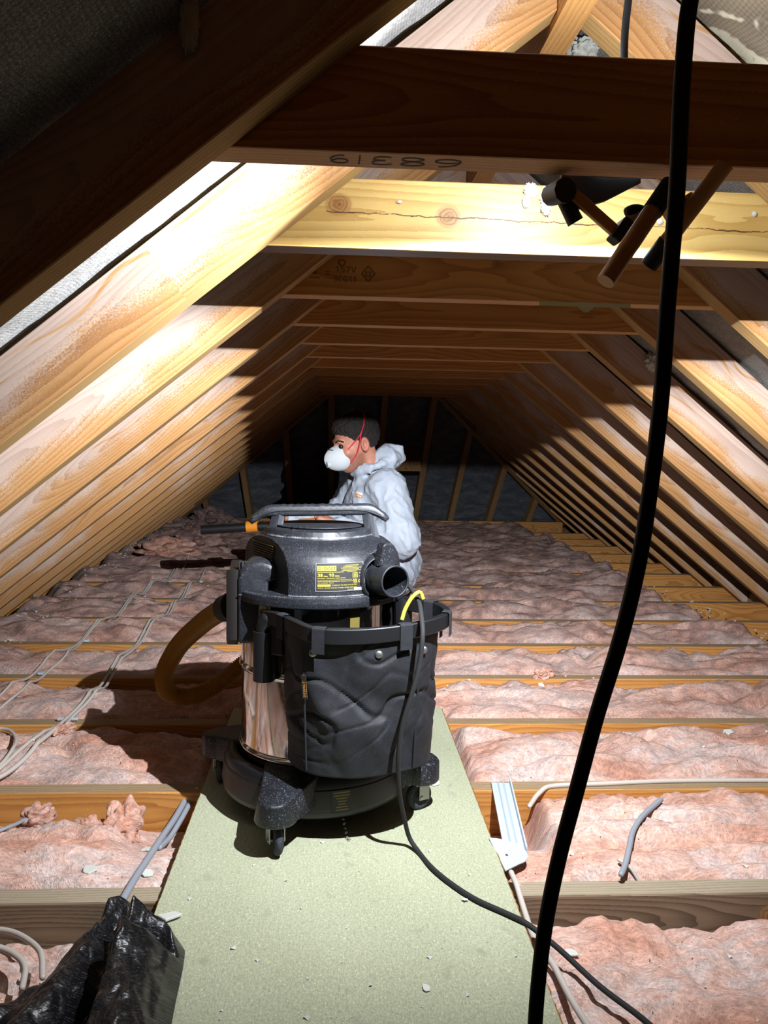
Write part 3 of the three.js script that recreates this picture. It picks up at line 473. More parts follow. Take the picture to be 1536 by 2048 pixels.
{ // carrying handle
  const n = 40, P = [], sec = 20, I = [], uv = [];
  for (let i = 0; i <= n; i++) {
    const t = i / n * 2 - 1, x = t * 0.138, end = sstep(0.62, 1.0, Math.abs(t)), y = 0.5835 - 0.019 * end * end + 0.004 * t, hy = 0.0115 * (1 - 0.25 * end) * (i === 0 || i === n ? 0.2 : 1), hz = 0.017 * (1 - 0.15 * end) * (i === 0 || i === n ? 0.2 : 1);
    for (let k = 0; k <= sec; k++) { const a = k / sec * Math.PI * 2, cx = Math.cos(a), sy = Math.sin(a), pw = 0.6; const grip = sy > 0.3 && Math.abs(t) < 0.55 ? 0.0008 * Math.sign(Math.sin(t * 60)) : 0; P.push(x, y + Math.sign(sy) * Math.abs(sy) ** pw * hy + grip, 0.004 + Math.sign(cx) * Math.abs(cx) ** pw * hz); uv.push(t * 0.6, k / sec * 0.3); }
  }
  for (let i = 0; i < n; i++) for (let k = 0; k < sec; k++) { const a = i * (sec + 1) + k, b = a + sec + 1; I.push(a, a + 1, b, b, a + 1, b + 1); }
  const g = new THREE.BufferGeometry(); g.setAttribute('position', new THREE.Float32BufferAttribute(P, 3)); g.setAttribute('uv', new THREE.Float32BufferAttribute(uv, 2)); g.setIndex(I); g.computeVertexNormals();
  const h = mesh('handle', g, M.plastic, VAC);
  mesh('grip_seam', tube([[-0.128, 0.5665, 0.019], [-0.09, 0.580, 0.0215], [0, 0.5835, 0.0215], [0.09, 0.584, 0.0215], [0.128, 0.571, 0.019]], 0.0012, 40, 5), M.rubber, h);
  for (const [x0, x1, y0, y1, w] of [[-0.094, -0.079, 0.500, 0.575, 0.012], [0.108, 0.095, 0.520, 0.578, 0.011]]) {
    const pts = []; for (const y of [y0, y1]) { const t = (y - y0) / (y1 - y0), x = mix(x0, x1, t), ww = mix(w * 1.3, w, t), zz = mix(0.032, 0.014, t); pts.push([x, y, ww, zz]); }
    const q = []; for (const [x, y, ww, zz] of pts) q.push([x - ww, y, -zz], [x + ww, y, -zz], [x + ww, y, zz], [x + ww * 0.2, y, zz + 0.006], [x - ww, y, zz]);
    const pos = [], tri = (a, b, c) => pos.push(...q[a], ...q[b], ...q[c]);
    for (let i = 0; i < 5; i++) { const j = (i + 1) % 5; tri(i, i + 5, j); tri(j, i + 5, j + 5); }
    const bg = new THREE.BufferGeometry(); bg.setAttribute('position', new THREE.Float32BufferAttribute(pos, 3)); bg.setAttribute('uv', new THREE.Float32BufferAttribute(new Float32Array(pos.length / 3 * 2).map((_, i) => (i * 0.37) % 1), 2)); bg.computeVertexNormals();
    mesh('handle_post', bg, M.plastic, h);
  }
}
{ // hose inlet housing on the left
  const s = new THREE.Shape(); s.moveTo(-0.150, 0.345); s.lineTo(-0.144, 0.337); s.lineTo(-0.088, 0.337); s.quadraticCurveTo(-0.066, 0.344, -0.066, 0.372); s.quadraticCurveTo(-0.070, 0.392, -0.088, 0.408); s.lineTo(-0.088, 0.452); s.quadraticCurveTo(-0.070, 0.456, -0.064, 0.462); s.quadraticCurveTo(-0.068, 0.492, -0.104, 0.497); s.quadraticCurveTo(-0.140, 0.496, -0.150, 0.462); s.closePath();
  const g = new THREE.ExtrudeGeometry(s, { depth: 0.075, bevelEnabled: true, bevelSize: 0.010, bevelOffset: -0.010, bevelThickness: 0.016, bevelSegments: 5, curveSegments: 16 }); g.translate(0, 0, 0.012);
  const q = g.attributes.uv; for (let i = 0; i < q.count; i++) q.setXY(i, q.getX(i) * 5, q.getY(i) * 5);
  const ho = mesh('hose_housing', toCreasedNormals(g, 0.6), M.plastic, VAC);
  mesh('housing_seam', boxAt(-0.116, 0.432, 0.1035, 0.058, 0.0018, 0.002), M.steelDull, ho);
  const e = new THREE.Shape(); e.moveTo(0.0, 0.352); e.lineTo(0.062, 0.338); e.lineTo(0.068, 0.346); e.lineTo(0.068, 0.474); e.quadraticCurveTo(0.03, 0.462, 0.0, 0.482); e.closePath();
  const eg = new THREE.ExtrudeGeometry(e, { depth: 0.016, bevelEnabled: true, bevelSize: 0.003, bevelThickness: 0.003, bevelSegments: 2 }); eg.rotateY(-Math.PI / 2); eg.translate(-0.150, 0, 0.026);
  const cap = mesh('housing_end_cap', toCreasedNormals(eg, 0.5), M.plasticDark, ho);
  for (let i = 0; i < 4; i++) mesh('intake_slat', boxAt(-0.142 + i * 0.006, 0.482, 0.072 - i * 0.002, 0.002, 0.016, 0.004), M.rubber, ho);
  mesh('intake_recess', boxAt(-0.133, 0.481, 0.068, 0.030, 0.018, 0.004), M.rubber, ho);
  for (const y of [0.447, 0.455, 0.463]) mesh('cap_rib', boxAt(-0.1705, y, 0.06, 0.001, 0.0012, 0.03), M.plasticClean, cap);
  mesh('hose_cuff', cylBetween([-0.160, 0.398, 0.044], [-0.184, 0.386, 0.010], 0.030, 0.026, 24), M.rubber, ho);
}
{ // yellow corrugated hose
  const pts = [[-0.176, 0.392, 0.030], [-0.200, 0.372, -0.025], [-0.252, 0.324, -0.112], [-0.323, 0.243, -0.212], [-0.363, 0.158, -0.272], [-0.352, 0.107, -0.312], [-0.302, 0.100, -0.332], [-0.245, 0.125, -0.352], [-0.187, 0.169, -0.372], [-0.125, 0.204, -0.362], [-0.03, 0.21, -0.30], [0.02, 0.20, -0.20]];
  const curve = new THREE.CatmullRomCurve3(pts.map((p) => V(...p)), false, 'centripetal'), L = curve.getLength(), rings = Math.round(L / 0.0048), n = rings * 5, g = new THREE.TubeGeometry(curve, n, 1, 20, false), p = g.attributes.position, c = V(), q = V();
  for (let i = 0; i <= n; i++) { curve.getPointAt(i / n, c); const ph = (i % 5) / 5, r = 0.0200 + 0.0020 * Math.sin(ph * Math.PI * 2); for (let k = 0; k <= 20; k++) { const id = i * 21 + k; q.fromBufferAttribute(p, id).sub(c).normalize().multiplyScalar(r).add(c); p.setXYZ(id, q.x, q.y, q.z); } }
  g.computeVertexNormals(); const h = mesh('hose', g, std({ color: 0x9a6a12, roughness: 0.45 }), VAC); h.userData.label = 'yellow corrugated hose looping round to the back';
}
// accessory bag: frame, straps, fabric
const fabricTex = dataTex(512, 512, (u, v, i, j) => { const wv = 0.5 + 0.25 * Math.sin(u * 6.283 * 110) + 0.25 * Math.sin(v * 6.283 * 110); let c = mix3([9, 11, 15], [24, 28, 36], clamp(wv * 0.7 + 0.25 * N2(u * 5, v * 5) + 0.2 * N2(u * 20, v * 20))); if (hash(i, j) > 0.988) c = mix3(c, [150, 158, 170], 0.6); return c; });
M.fabric = std({ map: fabricTex, bumpMap: fabricTex, bumpScale: 0.0005, roughness: 0.72 });
{
  const bag = group('tool_bag', null, VAC);
  const fp = [[-0.098, 0.398, 0.130], [-0.066, 0.400, 0.168], [-0.036, 0.398, 0.212], [0.0, 0.3935, 0.250], [0.05, 0.3935, 0.262], [0.11, 0.396, 0.258], [0.17, 0.400, 0.238], [0.222, 0.404, 0.196], [0.236, 0.407, 0.160], [0.222, 0.410, 0.118], [0.172, 0.411, 0.070]];
  const curve = new THREE.CatmullRomCurve3(fp.map((p) => V(...p)), false, 'centripetal'), n = 90, P = [], I = [];
  const SEC = [[-1, -1], [-0.8, -1.12], [0.8, -1.12], [1, -1], [1, 1], [0.8, 1.12], [-0.8, 1.12], [-1, 1]];
  const fr = (t) => { const c = curve.getPointAt(t), tg = curve.getTangentAt(t); const side = V(tg.z, 0, -tg.x).normalize(); return [c, side]; };
  for (let i = 0; i <= n; i++) { const [c, sd] = fr(i / n); for (const [a, b] of SEC) P.push(c.x + sd.x * a * 0.0065, c.y + b * 0.0115, c.z + sd.z * a * 0.0065); }
  for (let i = 0; i < n; i++) for (let k = 0; k < 8; k++) { const a = i * 8 + k, b = i * 8 + (k + 1) % 8; I.push(a, b, a + 8, b, b + 8, a + 8); }
  const g = new THREE.BufferGeometry(); g.setAttribute('position', new THREE.Float32BufferAttribute(P, 3)); g.setIndex(I);
  const frame = mesh('bag_frame', toCreasedNormals(g.toNonIndexed(), 0.5), std({ color: 0x141517, roughness: 0.4 }), bag);
  mesh('frame_mount', merge([capped([[-0.088, 0.395, 0.138], [-0.094, 0.385, 0.135], [-0.095, 0.360, 0.134]], 0.015, 24, 16), cylBetween([-0.095, 0.280, 0.134], [-0.095, 0.372, 0.134], 0.020, 0.020, 24), cylBetween([0.165, 0.35, 0.060], [0.165, 0.42, 0.060], 0.018, 0.018, 20)]), M.plasticClean, frame);
  // fabric: stations round the rim, front bulging, closed at the bottom
  const corner = [[-0.058, 0.150], [-0.046, 0.208], [-0.012, 0.244], [0.05, 0.258], [0.11, 0.255], [0.17, 0.236], [0.212, 0.196], [0.222, 0.150], [0.196, 0.110], [0.12, 0.158], [0.03, 0.166], [-0.03, 0.160]];
  const rim = new THREE.CatmullRomCurve3(corner.map(([x, z]) => V(x, 0, z)), true, 'centripetal'), nu = 150, nv = 80, Q = [], UV = [], J = [];
  for (let j = 0; j <= nv; j++) for (let i = 0; i <= nu; i++) {
    const t = i / nu, b = j / nv, c = rim.getPointAt(t % 1), cx = 0.085, cz = 0.19; let x = c.x, z = c.z, y;
    const bot = sstep(0.9, 1, b), body = Math.min(b / 0.9, 1); y = mix(0.386, 0.143, body) + 0.006 * Math.sin(t * 19) * body * 0.4;
    const ox = x - cx, oz = z - cz, r = Math.hypot(ox, oz), nx = ox / r, nz = oz / r;
    const slim = 1 - 0.07 * body; x = cx + ox * slim; z = cz + oz * slim - 0.006 * body;
    const s = t * 8, dg = Math.sin((x * 26 + y * 30)) , f1 = N3(x * 9, y * 8 + x * 5, z * 9), f2 = N3(x * 34 + 4, y * 22, z * 34), cr = Math.abs(N3(x * 5 + y * 7, y * 5 - x * 4, z * 5));
    const amp = Math.sin(Math.PI * clamp(body * 0.92 + 0.05)) ; const dsp = amp * (0.009 * f1 + 0.0015 * f2 - 0.006 * sstep(0.12, 0, cr) + 0.002 * dg - 0.0025 * sstep(0.16, 0, Math.abs(N3(x * 8 - y * 9, y * 5 + x * 4, z * 6))));
    x += nx * dsp; z += nz * dsp;
    if (bot > 0) { x = mix(x, cx, bot); z = mix(z, cz, bot); y -= 0.004 * bot; }
    Q.push(x, y, z); UV.push(t * 3.4, b * 1.3);
  }
  for (let j = 0; j < nv; j++) for (let i = 0; i < nu; i++) { const a = j * (nu + 1) + i, b = a + 1, c = a + nu + 1, d = c + 1; J.push(a, c, b, b, c, d); }
  const bg = new THREE.BufferGeometry(); bg.setAttribute('position', new THREE.Float32BufferAttribute(Q, 3)); bg.setAttribute('uv', new THREE.Float32BufferAttribute(UV, 2)); bg.setIndex(J); bg.computeVertexNormals();
  mesh('fabric_pouch', bg, M.fabric, bag);
  const onRim = (x, y, out) => { let best = 0, bd = 9; for (let i = 0; i < 200; i++) { const c = rim.getPointAt(i / 200); if (c.z > 0.17 && Math.abs(c.x - x) < bd) { bd = Math.abs(c.x - x); best = i; } } const c = rim.getPointAt(best / 200), ox = c.x - 0.085, oz = c.z - 0.19, r = Math.hypot(ox, oz); return [c.x + ox / r * out, y, c.z + oz / r * out]; };
  for (const x of [0.001, 0.107, 0.186]) { const p = onRim(x, 0.362, 0.003); const s = new THREE.SphereGeometry(0.0068, 16, 8).scale(1, 1, 0.45); mesh('snap_button', s.translate(...p), M.steelDull, bag).userData.label = 'round steel snap button'; }
  for (const t of [0.30, 0.565, 0.76, 0.90, 0.12]) { // webbing straps wrapped round the frame
    const [c, sd] = fr(t), pts = [[-0.0085, -0.030], [-0.0085, 0.012], [-0.006, 0.0145], [0.006, 0.0145], [0.0085, 0.012], [0.0085, -0.034]], tg = V(-sd.z, 0, sd.x), Pp = [], Ii = [];
    pts.forEach(([a, b]) => { for (const w of [-0.0115, 0.0115]) Pp.push(c.x + sd.x * a + tg.x * w, c.y + b, c.z + sd.z * a + tg.z * w); }); for (let i = 0; i < pts.length - 1; i++) { const a = i * 2; Ii.push(a, a + 1, a + 2, a + 1, a + 3, a + 2); }
    const sg = new THREE.BufferGeometry(); sg.setAttribute('position', new THREE.Float32BufferAttribute(Pp, 3)); sg.setAttribute('uv', new THREE.Float32BufferAttribute(Pp.filter((_, i) => i % 3 < 2).map((q) => q * 8), 2)); sg.setIndex(Ii); sg.computeVertexNormals();
    mesh('strap', toCreasedNormals(sg.toNonIndexed(), 0.4), std({ map: fabricTex, bumpMap: fabricTex, bumpScale: 0.001, roughness: 0.9, color: 0xffffff }), bag);
  }
  // seams with piping, brand tab
  for (const x of [-0.022, 0.186]) mesh('seam', tube([0.36, 0.32, 0.27, 0.22, 0.17, 0.150].map((y, i) => { const p = onRim(x, y, -0.002 - 0.009 * (0.386 - y) / 0.24); return p; }), 0.0022, 30, 6), M.fabric, bag);
  const tt = canvasTex(64, 256, (c) => { c.fillStyle = '#1a1712'; c.fillRect(0, 0, 64, 256); c.save(); c.translate(48, 246); c.rotate(-Math.PI / 2); c.fillStyle = '#c98a2a'; c.font = 'bold 44px sans-serif'; c.fillText('DEWALT', 8, 0, 222); c.restore(); });
  const tb = mesh('fabric_tab', T(boxAt(0, 0, 0, 0.009, 0.042, 0.0015).rotateY(-0.5).rotateZ(0.07), -0.017, 0.300, 0.240), std({ map: tt, roughness: 0.8 }), bag); tb.userData.label = 'small tab with orange lettering';
}
{ // printed lines on the dolly and the little bead chain under it
  const tex = canvasTex(160, 160, (c) => { c.fillStyle = '#161719'; c.fillRect(0, 0, 160, 160); c.fillStyle = '#8f7a1c'; [130, 120, 84, 64, 52, 84, 100].forEach((w, i) => { for (let x = 0; x < w; x += 9) c.fillRect(80 - w / 2 + x, 14 + i * 20, 7, 7); }); });
  mesh('printed_lines', sheet(10, 2, (a, b) => { const th = mix(0.175, 0.37, a), y = mix(0.048, 0.089, b), r = mix(0.1895, 0.1855, b); return [r * Math.sin(th), y, r * Math.cos(th)]; }, (a, b) => [a, b]), std({ map: tex, roughness: 0.5 }), VAC);
  const ch = []; for (let i = 0; i < 8; i++) { const t = new THREE.TorusGeometry(0.0022, 0.0006, 6, 10); t.rotateX(i % 2 ? 1.57 : 0.3); t.rotateY(0.6); ch.push(t.translate(0.052 + i * 0.0018, Math.max(0.0032, 0.036 - i * 0.0065), 0.165 + i * 0.004)); }
  mesh('chain', merge(ch), M.steelDull, VAC);
}
{
  const yt = mesh('lead_tie', tube([[0.150, 0.412, 0.215], [0.156, 0.430, 0.210], [0.170, 0.452, 0.205], [0.182, 0.458, 0.200], [0.188, 0.446, 0.200]], 0.0035, 30, 8), std({ color: 0xb8b030, roughness: 0.6 }), VAC); yt.userData.label = 'yellow tie looped round the lead';
}
// ---------------------------------------------------------------- the man in the coverall
function iso(sdf, c, half, res) {
  const mc = new MarchingCubes(res, M.black, false, false, 400000); mc.isolation = 0; const hs = res / 2;
  for (let z = 0; z < res; z++) for (let y = 0; y < res; y++) for (let x = 0; x < res; x++) mc.field[x + y * res + z * res * res] = -sdf(c[0] + (x - hs) / hs * half, c[1] + (y - hs) / hs * half, c[2] + (z - hs) / hs * half);
  mc.update(); const n = mc.count, g = new THREE.BufferGeometry();
  g.setAttribute('position', new THREE.BufferAttribute(mc.positionArray.slice(0, n * 3), 3));
  g.scale(half, half, half).translate(...c);
  const w = mergeVertices(g, half / res * 0.02); w.computeVertexNormals(); return w;
}
const smin = (a, b, k) => { const h = clamp(0.5 + 0.5 * (b - a) / k); return mix(b, a, h) - k * h * (1 - h); };
const ell = (x, y, z, c, r) => { const a = (x - c[0]) / r[0], b = (y - c[1]) / r[1], d = (z - c[2]) / r[2], k0 = Math.sqrt(a * a + b * b + d * d), k1 = Math.sqrt((a / r[0]) ** 2 + (b / r[1]) ** 2 + (d / r[2]) ** 2); return k1 < 1e-6 ? -Math.min(...r) : k0 * (k0 - 1) / k1; };
const cap = (x, y, z, a, b, r0, r1) => { const bx = b[0] - a[0], by = b[1] - a[1], bz = b[2] - a[2], px = x - a[0], py = y - a[1], pz = z - a[2], t = clamp((px * bx + py * by + pz * bz) / (bx * bx + by * by + bz * bz)); return Math.hypot(px - bx * t, py - by * t, pz - bz * t) - mix(r0, r1, t); };
const bones = (list, k) => (x, y, z) => { let d = 9; for (const [a, b, r0, r1] of list) d = d > 8 ? cap(x, y, z, a, b, r0, r1) : smin(d, cap(x, y, z, a, b, r0, r1), k); return d; };
{
  const man = tag(group('person', [0.06, 0, -3.4]), 'person in white coverall and dust mask kneeling behind the vacuum cleaner, holding a black wand', 'person');
  const O = man.position, inv = (p) => [p[0] - O.x, p[1] - O.y, p[2] - O.z];
  // joints in world metres
  const J = { pelvis: [0.215, 0.20, -3.47], belly: [0.19, 0.33, -3.45], chest: [0.165, 0.46, -3.43], neck: [0.132, 0.585, -3.425], head: [0.082, 0.70, -3.405],
    ls: [0.205, 0.535, -3.315], le: [0.262, 0.335, -3.245], lw: [0.005, 0.385, -3.275], rs: [0.120, 0.535, -3.545], re: [-0.02, 0.36, -3.60], rw: [-0.20, 0.40, -3.46],
    lh: [0.22, 0.18, -3.38], lk: [-0.13, 0.10, -3.30], la: [0.20, 0.085, -3.26], rh: [0.20, 0.18, -3.55], rk: [-0.14, 0.10, -3.62], ra: [0.2, 0.085, -3.6] };
  for (const k in J) J[k] = inv(J[k]);
  // head frame: face towards -x, a little to the viewer, bowed
  const F = V(-0.90, -0.20, 0.34).normalize(), Lx = V().crossVectors(V(0, 1, 0), F).normalize(), U = V().crossVectors(F, Lx), HC = V(...inv([0.073, 0.722, -3.395]));
  const toL = (x, y, z) => { const p = V(x, y, z).sub(HC); return [p.dot(Lx), p.dot(U), p.dot(F)]; };
  const headMat = new THREE.Matrix4().makeBasis(Lx, U, F).setPosition(HC);
  const cran = (x, y, z, g = 0) => ell(x, y, z, [0, 0.034, -0.014], [0.074 + g, 0.082 + g, 0.096 + g]);
  const headS = (x, y, z) => {
    let d = cran(x, y, z); d = smin(d, ell(x, y, z, [0, -0.035, 0.026], [0.058, 0.074, 0.066]), 0.03); d = smin(d, ell(x, y, z, [0, -0.092, 0.052], [0.026, 0.02, 0.024]), 0.03);
    d = smin(d, cap(x, y, z, [-0.03, 0.020, 0.078], [0.03, 0.020, 0.078], 0.011, 0.011), 0.015);
    for (const s of [-1, 1]) { d = -smin(-d, ell(x, y, z, [s * 0.031, 0.002, 0.094], [0.017, 0.011, 0.014]), 0.012); d = smin(d, ell(x, y, z, [s * 0.042, -0.028, 0.058], [0.018, 0.016, 0.018]), 0.02); }
    d = smin(d, cap(x, y, z, [0, 0.006, 0.086], [0, -0.030, 0.106], 0.009, 0.013), 0.012);
    d = smin(d, cap(x, y, z, [-0.018, -0.062, 0.082], [0.018, -0.062, 0.082], 0.010, 0.010), 0.012);
    for (const s of [-1, 1]) { let e = ell(x, y, z, [s * 0.077, -0.006, -0.012], [0.010, 0.031, 0.019]); e = -smin(-e, ell(x, y, z, [s * 0.086, -0.004, -0.008], [0.008, 0.019, 0.010]), 0.006); d = smin(d, e, 0.006); }
    return smin(d, cap(x, y, z, [0, -0.06, -0.035], [0, -0.17, -0.055], 0.050, 0.054), 0.02);
  };
  const hg = iso(headS, [0, -0.03, 0], 0.155, 104).applyMatrix4(headMat);
  // trunk and limbs inside the clothes
  const body = bones([[J.pelvis, J.belly, 0.11, 0.105], [J.belly, J.chest, 0.105, 0.11], [J.chest, J.neck, 0.10, 0.05], [J.neck, J.head, 0.05, 0.05], [J.chest, J.ls, 0.07, 0.055], [J.ls, J.le, 0.048, 0.038], [J.le, J.lw, 0.036, 0.026], [J.chest, J.rs, 0.07, 0.055], [J.rs, J.re, 0.048, 0.038], [J.re, J.rw, 0.036, 0.026], [J.pelvis, J.lh, 0.09, 0.075], [J.lh, J.lk, 0.072, 0.052], [J.lk, J.la, 0.05, 0.035], [J.pelvis, J.rh, 0.09, 0.075], [J.rh, J.rk, 0.072, 0.052], [J.rk, J.ra, 0.05, 0.035]], 0.03);
  const bg = iso(body, [0.07, 0.36, -0.03], 0.48, 76);
  // hands closed round the wand: palm, four curled fingers of unequal length, thumb
  const handGeo = (wr, tip, sgn) => {
    const W = V(...wr), Dn = V(...tip).sub(W).normalize(), up = V(0, 1, 0), side = V().crossVectors(Dn, up).normalize().multiplyScalar(sgn), b = [];
    const pt = (f, s, u) => { const p = W.clone().addScaledVector(Dn, f).addScaledVector(side, s).addScaledVector(up, u); return [p.x, p.y, p.z]; };
    b.push([pt(0, 0, 0), pt(0.05, 0.012, 0.014), 0.022, 0.020], [pt(0.03, -0.008, 0.01), pt(0.075, -0.02, 0.018), 0.018, 0.014], [pt(0.03, 0.01, 0.01), pt(0.08, 0.022, 0.016), 0.018, 0.013]);
    [[-0.030, 0.84], [-0.010, 1.0], [0.010, 0.96], [0.030, 0.78]].forEach(([o, k]) => { const f = 0.066 + o * 0.9; b.push([pt(f, 0.028, 0.018), pt(f + 0.004, 0.045 * k + 0.004, 0.002), 0.0092, 0.0088], [pt(f + 0.004, 0.045 * k + 0.004, 0.002), pt(f + 0.003, 0.040 * k, -0.022), 0.0086, 0.008], [pt(f + 0.003, 0.040 * k, -0.022), pt(f, 0.016, -0.030), 0.008, 0.007]); });
    b.push([pt(0.03, -0.016, 0.006), pt(0.055, -0.034, -0.010), 0.011, 0.010], [pt(0.055, -0.034, -0.010), pt(0.082, -0.020, -0.026), 0.010, 0.0085]);
    const c = pt(0.055, 0.005, -0.004); return iso(bones(b, 0.006), c, 0.085, 60);
  };
  const h1 = handGeo(J.lw, inv([-0.155, 0.410, -3.285]), 1), h2 = handGeo(J.rw, inv([-0.36, 0.40, -3.36]), -1);
  const all = merge([hg, bg, h1, h2]); const P = all.attributes.position, col = new Float32Array(P.count * 3), SK = lin([184, 128, 104]), RED = lin([176, 100, 82]), BEARD = lin([104, 72, 56]);
  for (let i = 0; i < P.count; i++) {
    const [x, y, z] = toL(P.getX(i), P.getY(i), P.getZ(i)); let c = SK; const isH = Math.hypot(x, y, z) < 0.2;
    if (isH) { c = mix3(SK, RED, clamp(0.3 + 0.5 * N3(x * 30, y * 30, z * 30)) * 0.5); const bd = sstep(-0.025, -0.05, y) * sstep(-0.03, 0.0, z) * sstep(-0.12, -0.10, y); c = mix3(c, BEARD, bd * 0.75 * (0.7 + 0.3 * N3(x * 400, y * 400, z * 400))); if (Math.abs(x) > 0.072) c = mix3(c, RED, 0.5); }
    col.set(c, i * 3);
  }
  all.setAttribute('color', new THREE.BufferAttribute(col, 3)); const body0 = mesh('body', all, std({ vertexColors: true, roughness: 0.5 }), man);
  for (const s of [-1, 1]) { mesh('eye', new THREE.SphereGeometry(0.0115, 16, 12).translate(s * 0.031, 0.001, 0.0765).applyMatrix4(headMat), std({ color: 0x2a1c14, roughness: 0.2 }), body0); mesh('eyebrow', tube([[s * 0.016, 0.020, 0.091], [s * 0.032, 0.026, 0.086], [s * 0.050, 0.020, 0.070]], 0.0038, 12, 6).applyMatrix4(headMat), std({ color: 0x1d1512, roughness: 0.9 }), body0); }
  // hair
  const hair = iso((x, y, z) => { const g = 0.003 + 0.013 * sstep(0.03, 0.11, y) + 0.007 * sstep(0.02, 0.09, z) * sstep(0.04, 0.08, y) + 0.003 * N3(x * 60, y * 60, z * 60) + 0.0015 * N3(x * 160, y * 160, z * 160); return Math.max(cran(x, y, z, g), -(y - (0.004 + 0.60 * z + 0.006 * N3(x * 50, y * 50, z * 50)))); }, [0, 0.03, -0.01], 0.14, 96).applyMatrix4(headMat);
  mesh('hair', hair, std({ color: 0x1a1411, roughness: 0.85 }), man).userData.label = 'short dark hair';
  // mask with valve and red straps
  const mk = iso((x, y, z) => { const o = ell(x, y, z, [0, -0.046, 0.074], [0.053, 0.055, 0.056 + 0.02 * clamp(-(Math.abs(x) / 0.05) + 1)]); return Math.max(o, 0.047 - z + 0.25 * Math.abs(y + 0.05)); }, [0, -0.046, 0.09], 0.09, 64).applyMatrix4(headMat);
  const mask = mesh('dust_mask', mk, std({ color: 0xc2c8ca, roughness: 0.9 }), man); mask.userData.label = 'white cup dust mask';
  mesh('valve', new THREE.CylinderGeometry(0.013, 0.015, 0.012, 20).rotateX(Math.PI / 2).translate(0.012, -0.062, 0.140).applyMatrix4(headMat), std({ color: 0xb4bcbe, roughness: 0.6 }), mask);
  mesh('nose_clip', tube([[0.026, -0.008, 0.112], [0, -0.002, 0.126], [-0.026, -0.008, 0.112]], 0.0022, 12, 6).applyMatrix4(headMat), M.steelDull, mask);
  for (const s of [-1, 1]) for (const pts of [[[0.052, -0.020, 0.066], [0.070, 0.012, 0.030], [0.084, 0.040, 0.004], [0.080, 0.075, -0.018], [0.052, 0.112, -0.040], [0, 0.131, -0.050]], [[0.051, -0.072, 0.056], [0.066, -0.04, 0.030], [0.084, 0.0, 0.016], [0.085, 0.040, 0.002], [0.079, 0.078, -0.022]]])
    mesh('strap', tube(pts.map(([x, y, z]) => [x * s, y, z]), 0.0026, 40, 6).applyMatrix4(headMat), std({ color: 0xc41f33, roughness: 0.6 }), mask).userData.label = 'red elastic strap';
  // coverall
  const B = bones([[J.pelvis, J.belly, 0.155, 0.140], [J.belly, J.chest, 0.140, 0.132], [J.chest, [J.neck[0] + 0.01, J.neck[1] - 0.03, J.neck[2]], 0.118, 0.068], [J.chest, J.ls, 0.08, 0.078], [J.ls, [J.le[0] + 0.008, J.le[1], J.le[2]], 0.080, 0.070], [J.le, J.lw, 0.066, 0.036], [J.chest, J.rs, 0.08, 0.075], [J.rs, J.re, 0.075, 0.065], [J.re, J.rw, 0.062, 0.036], [J.pelvis, J.lh, 0.12, 0.10], [J.lh, J.lk, 0.098, 0.075], [J.lk, J.la, 0.075, 0.06], [J.pelvis, J.rh, 0.12, 0.10], [J.rh, J.rk, 0.098, 0.075], [J.rk, J.ra, 0.075, 0.06]], 0.025);
  const hoodC = inv([0.218, 0.668, -3.44]), tipH = inv([0.268, 0.706, -3.44]), colA = inv([0.178, 0.615, -3.42]), colN = inv([0.150, 0.625, -3.415]);
  const suitS = (x, y, z) => {
    let d = B(x, y, z); d = smin(d, ell(x, y, z, hoodC, [0.066, 0.042, 0.085]), 0.03); d = smin(d, cap(x, y, z, hoodC, tipH, 0.034, 0.012), 0.02); d = smin(d, cap(x, y, z, colA, hoodC, 0.062, 0.04), 0.03);
    { const q = [x - colN[0], y - colN[1] - 0.25 * (x - colN[0]), z - colN[2]]; d = smin(d, Math.hypot(Math.hypot(q[0], q[2]) - 0.072, q[1]) - 0.018, 0.02); }
    const w = N3(x * 7, y * 5 + x * 4, z * 7), w2 = N3(x * 15 + y * 8, y * 11, z * 15), w3 = N3(x * 34, y * 26, z * 34);
    d += 0.013 * (Math.abs(w) - 0.3) + 0.006 * (Math.abs(w2) - 0.3) + 0.0008 * w3 - 0.006 * Math.pow(1 - Math.abs(N3(x * 5 + y * 6, y * 4 - x * 5, z * 6 + 3)), 6) - 0.003 * Math.pow(1 - Math.abs(N3(x * 9, y * 6 + x * 7 + 8, z * 10)), 6);
    const nk = cap(x, y, z, inv([0.120, 0.60, -3.42]), inv([0.085, 0.70, -3.405]), 0.050, 0.070); return Math.max(d, -nk);
  };
  const suit = iso(suitS, [0.07, 0.37, -0.03], 0.48, 128);
  const sm = mesh('coverall', suit, new THREE.MeshPhysicalMaterial({ color: 0xaab3be, roughness: 0.6, sheen: 0.3, sheenRoughness: 0.6 }), man); sm.userData.label = 'white hooded disposable coverall';
  const lt = canvasTex(64, 64, (c) => { c.fillStyle = '#dfe3e4'; c.fillRect(0, 0, 64, 64); c.fillStyle = '#d98a3a'; c.fillRect(0, 26, 64, 38); c.fillStyle = '#f0e2cf'; c.fillRect(10, 36, 10, 16); c.fillRect(26, 34, 8, 20); c.fillRect(40, 38, 12, 14); });
  const lg = sheet(8, 8, (a, b) => { const px = inv([0.075 + 0.026 * a, 0, 0])[0] + 0.004 * b, py = 0.502 + 0.022 * b - 0.006 * a; let z = 0.25; while (z > -0.2 && suitS(px, py, z) > 0.0015) z -= 0.0007; return [px, py, z + 0.0015]; }, (a, b) => [a, b]);
  mesh('chest_label', lg, std({ map: lt, roughness: 0.7 }), sm).userData.label = 'small orange and white label';
  // wand in the hands
  const wd = tag(group('vacuum_wand'), 'black suction wand with orange collars held by the kneeling person', 'wand');
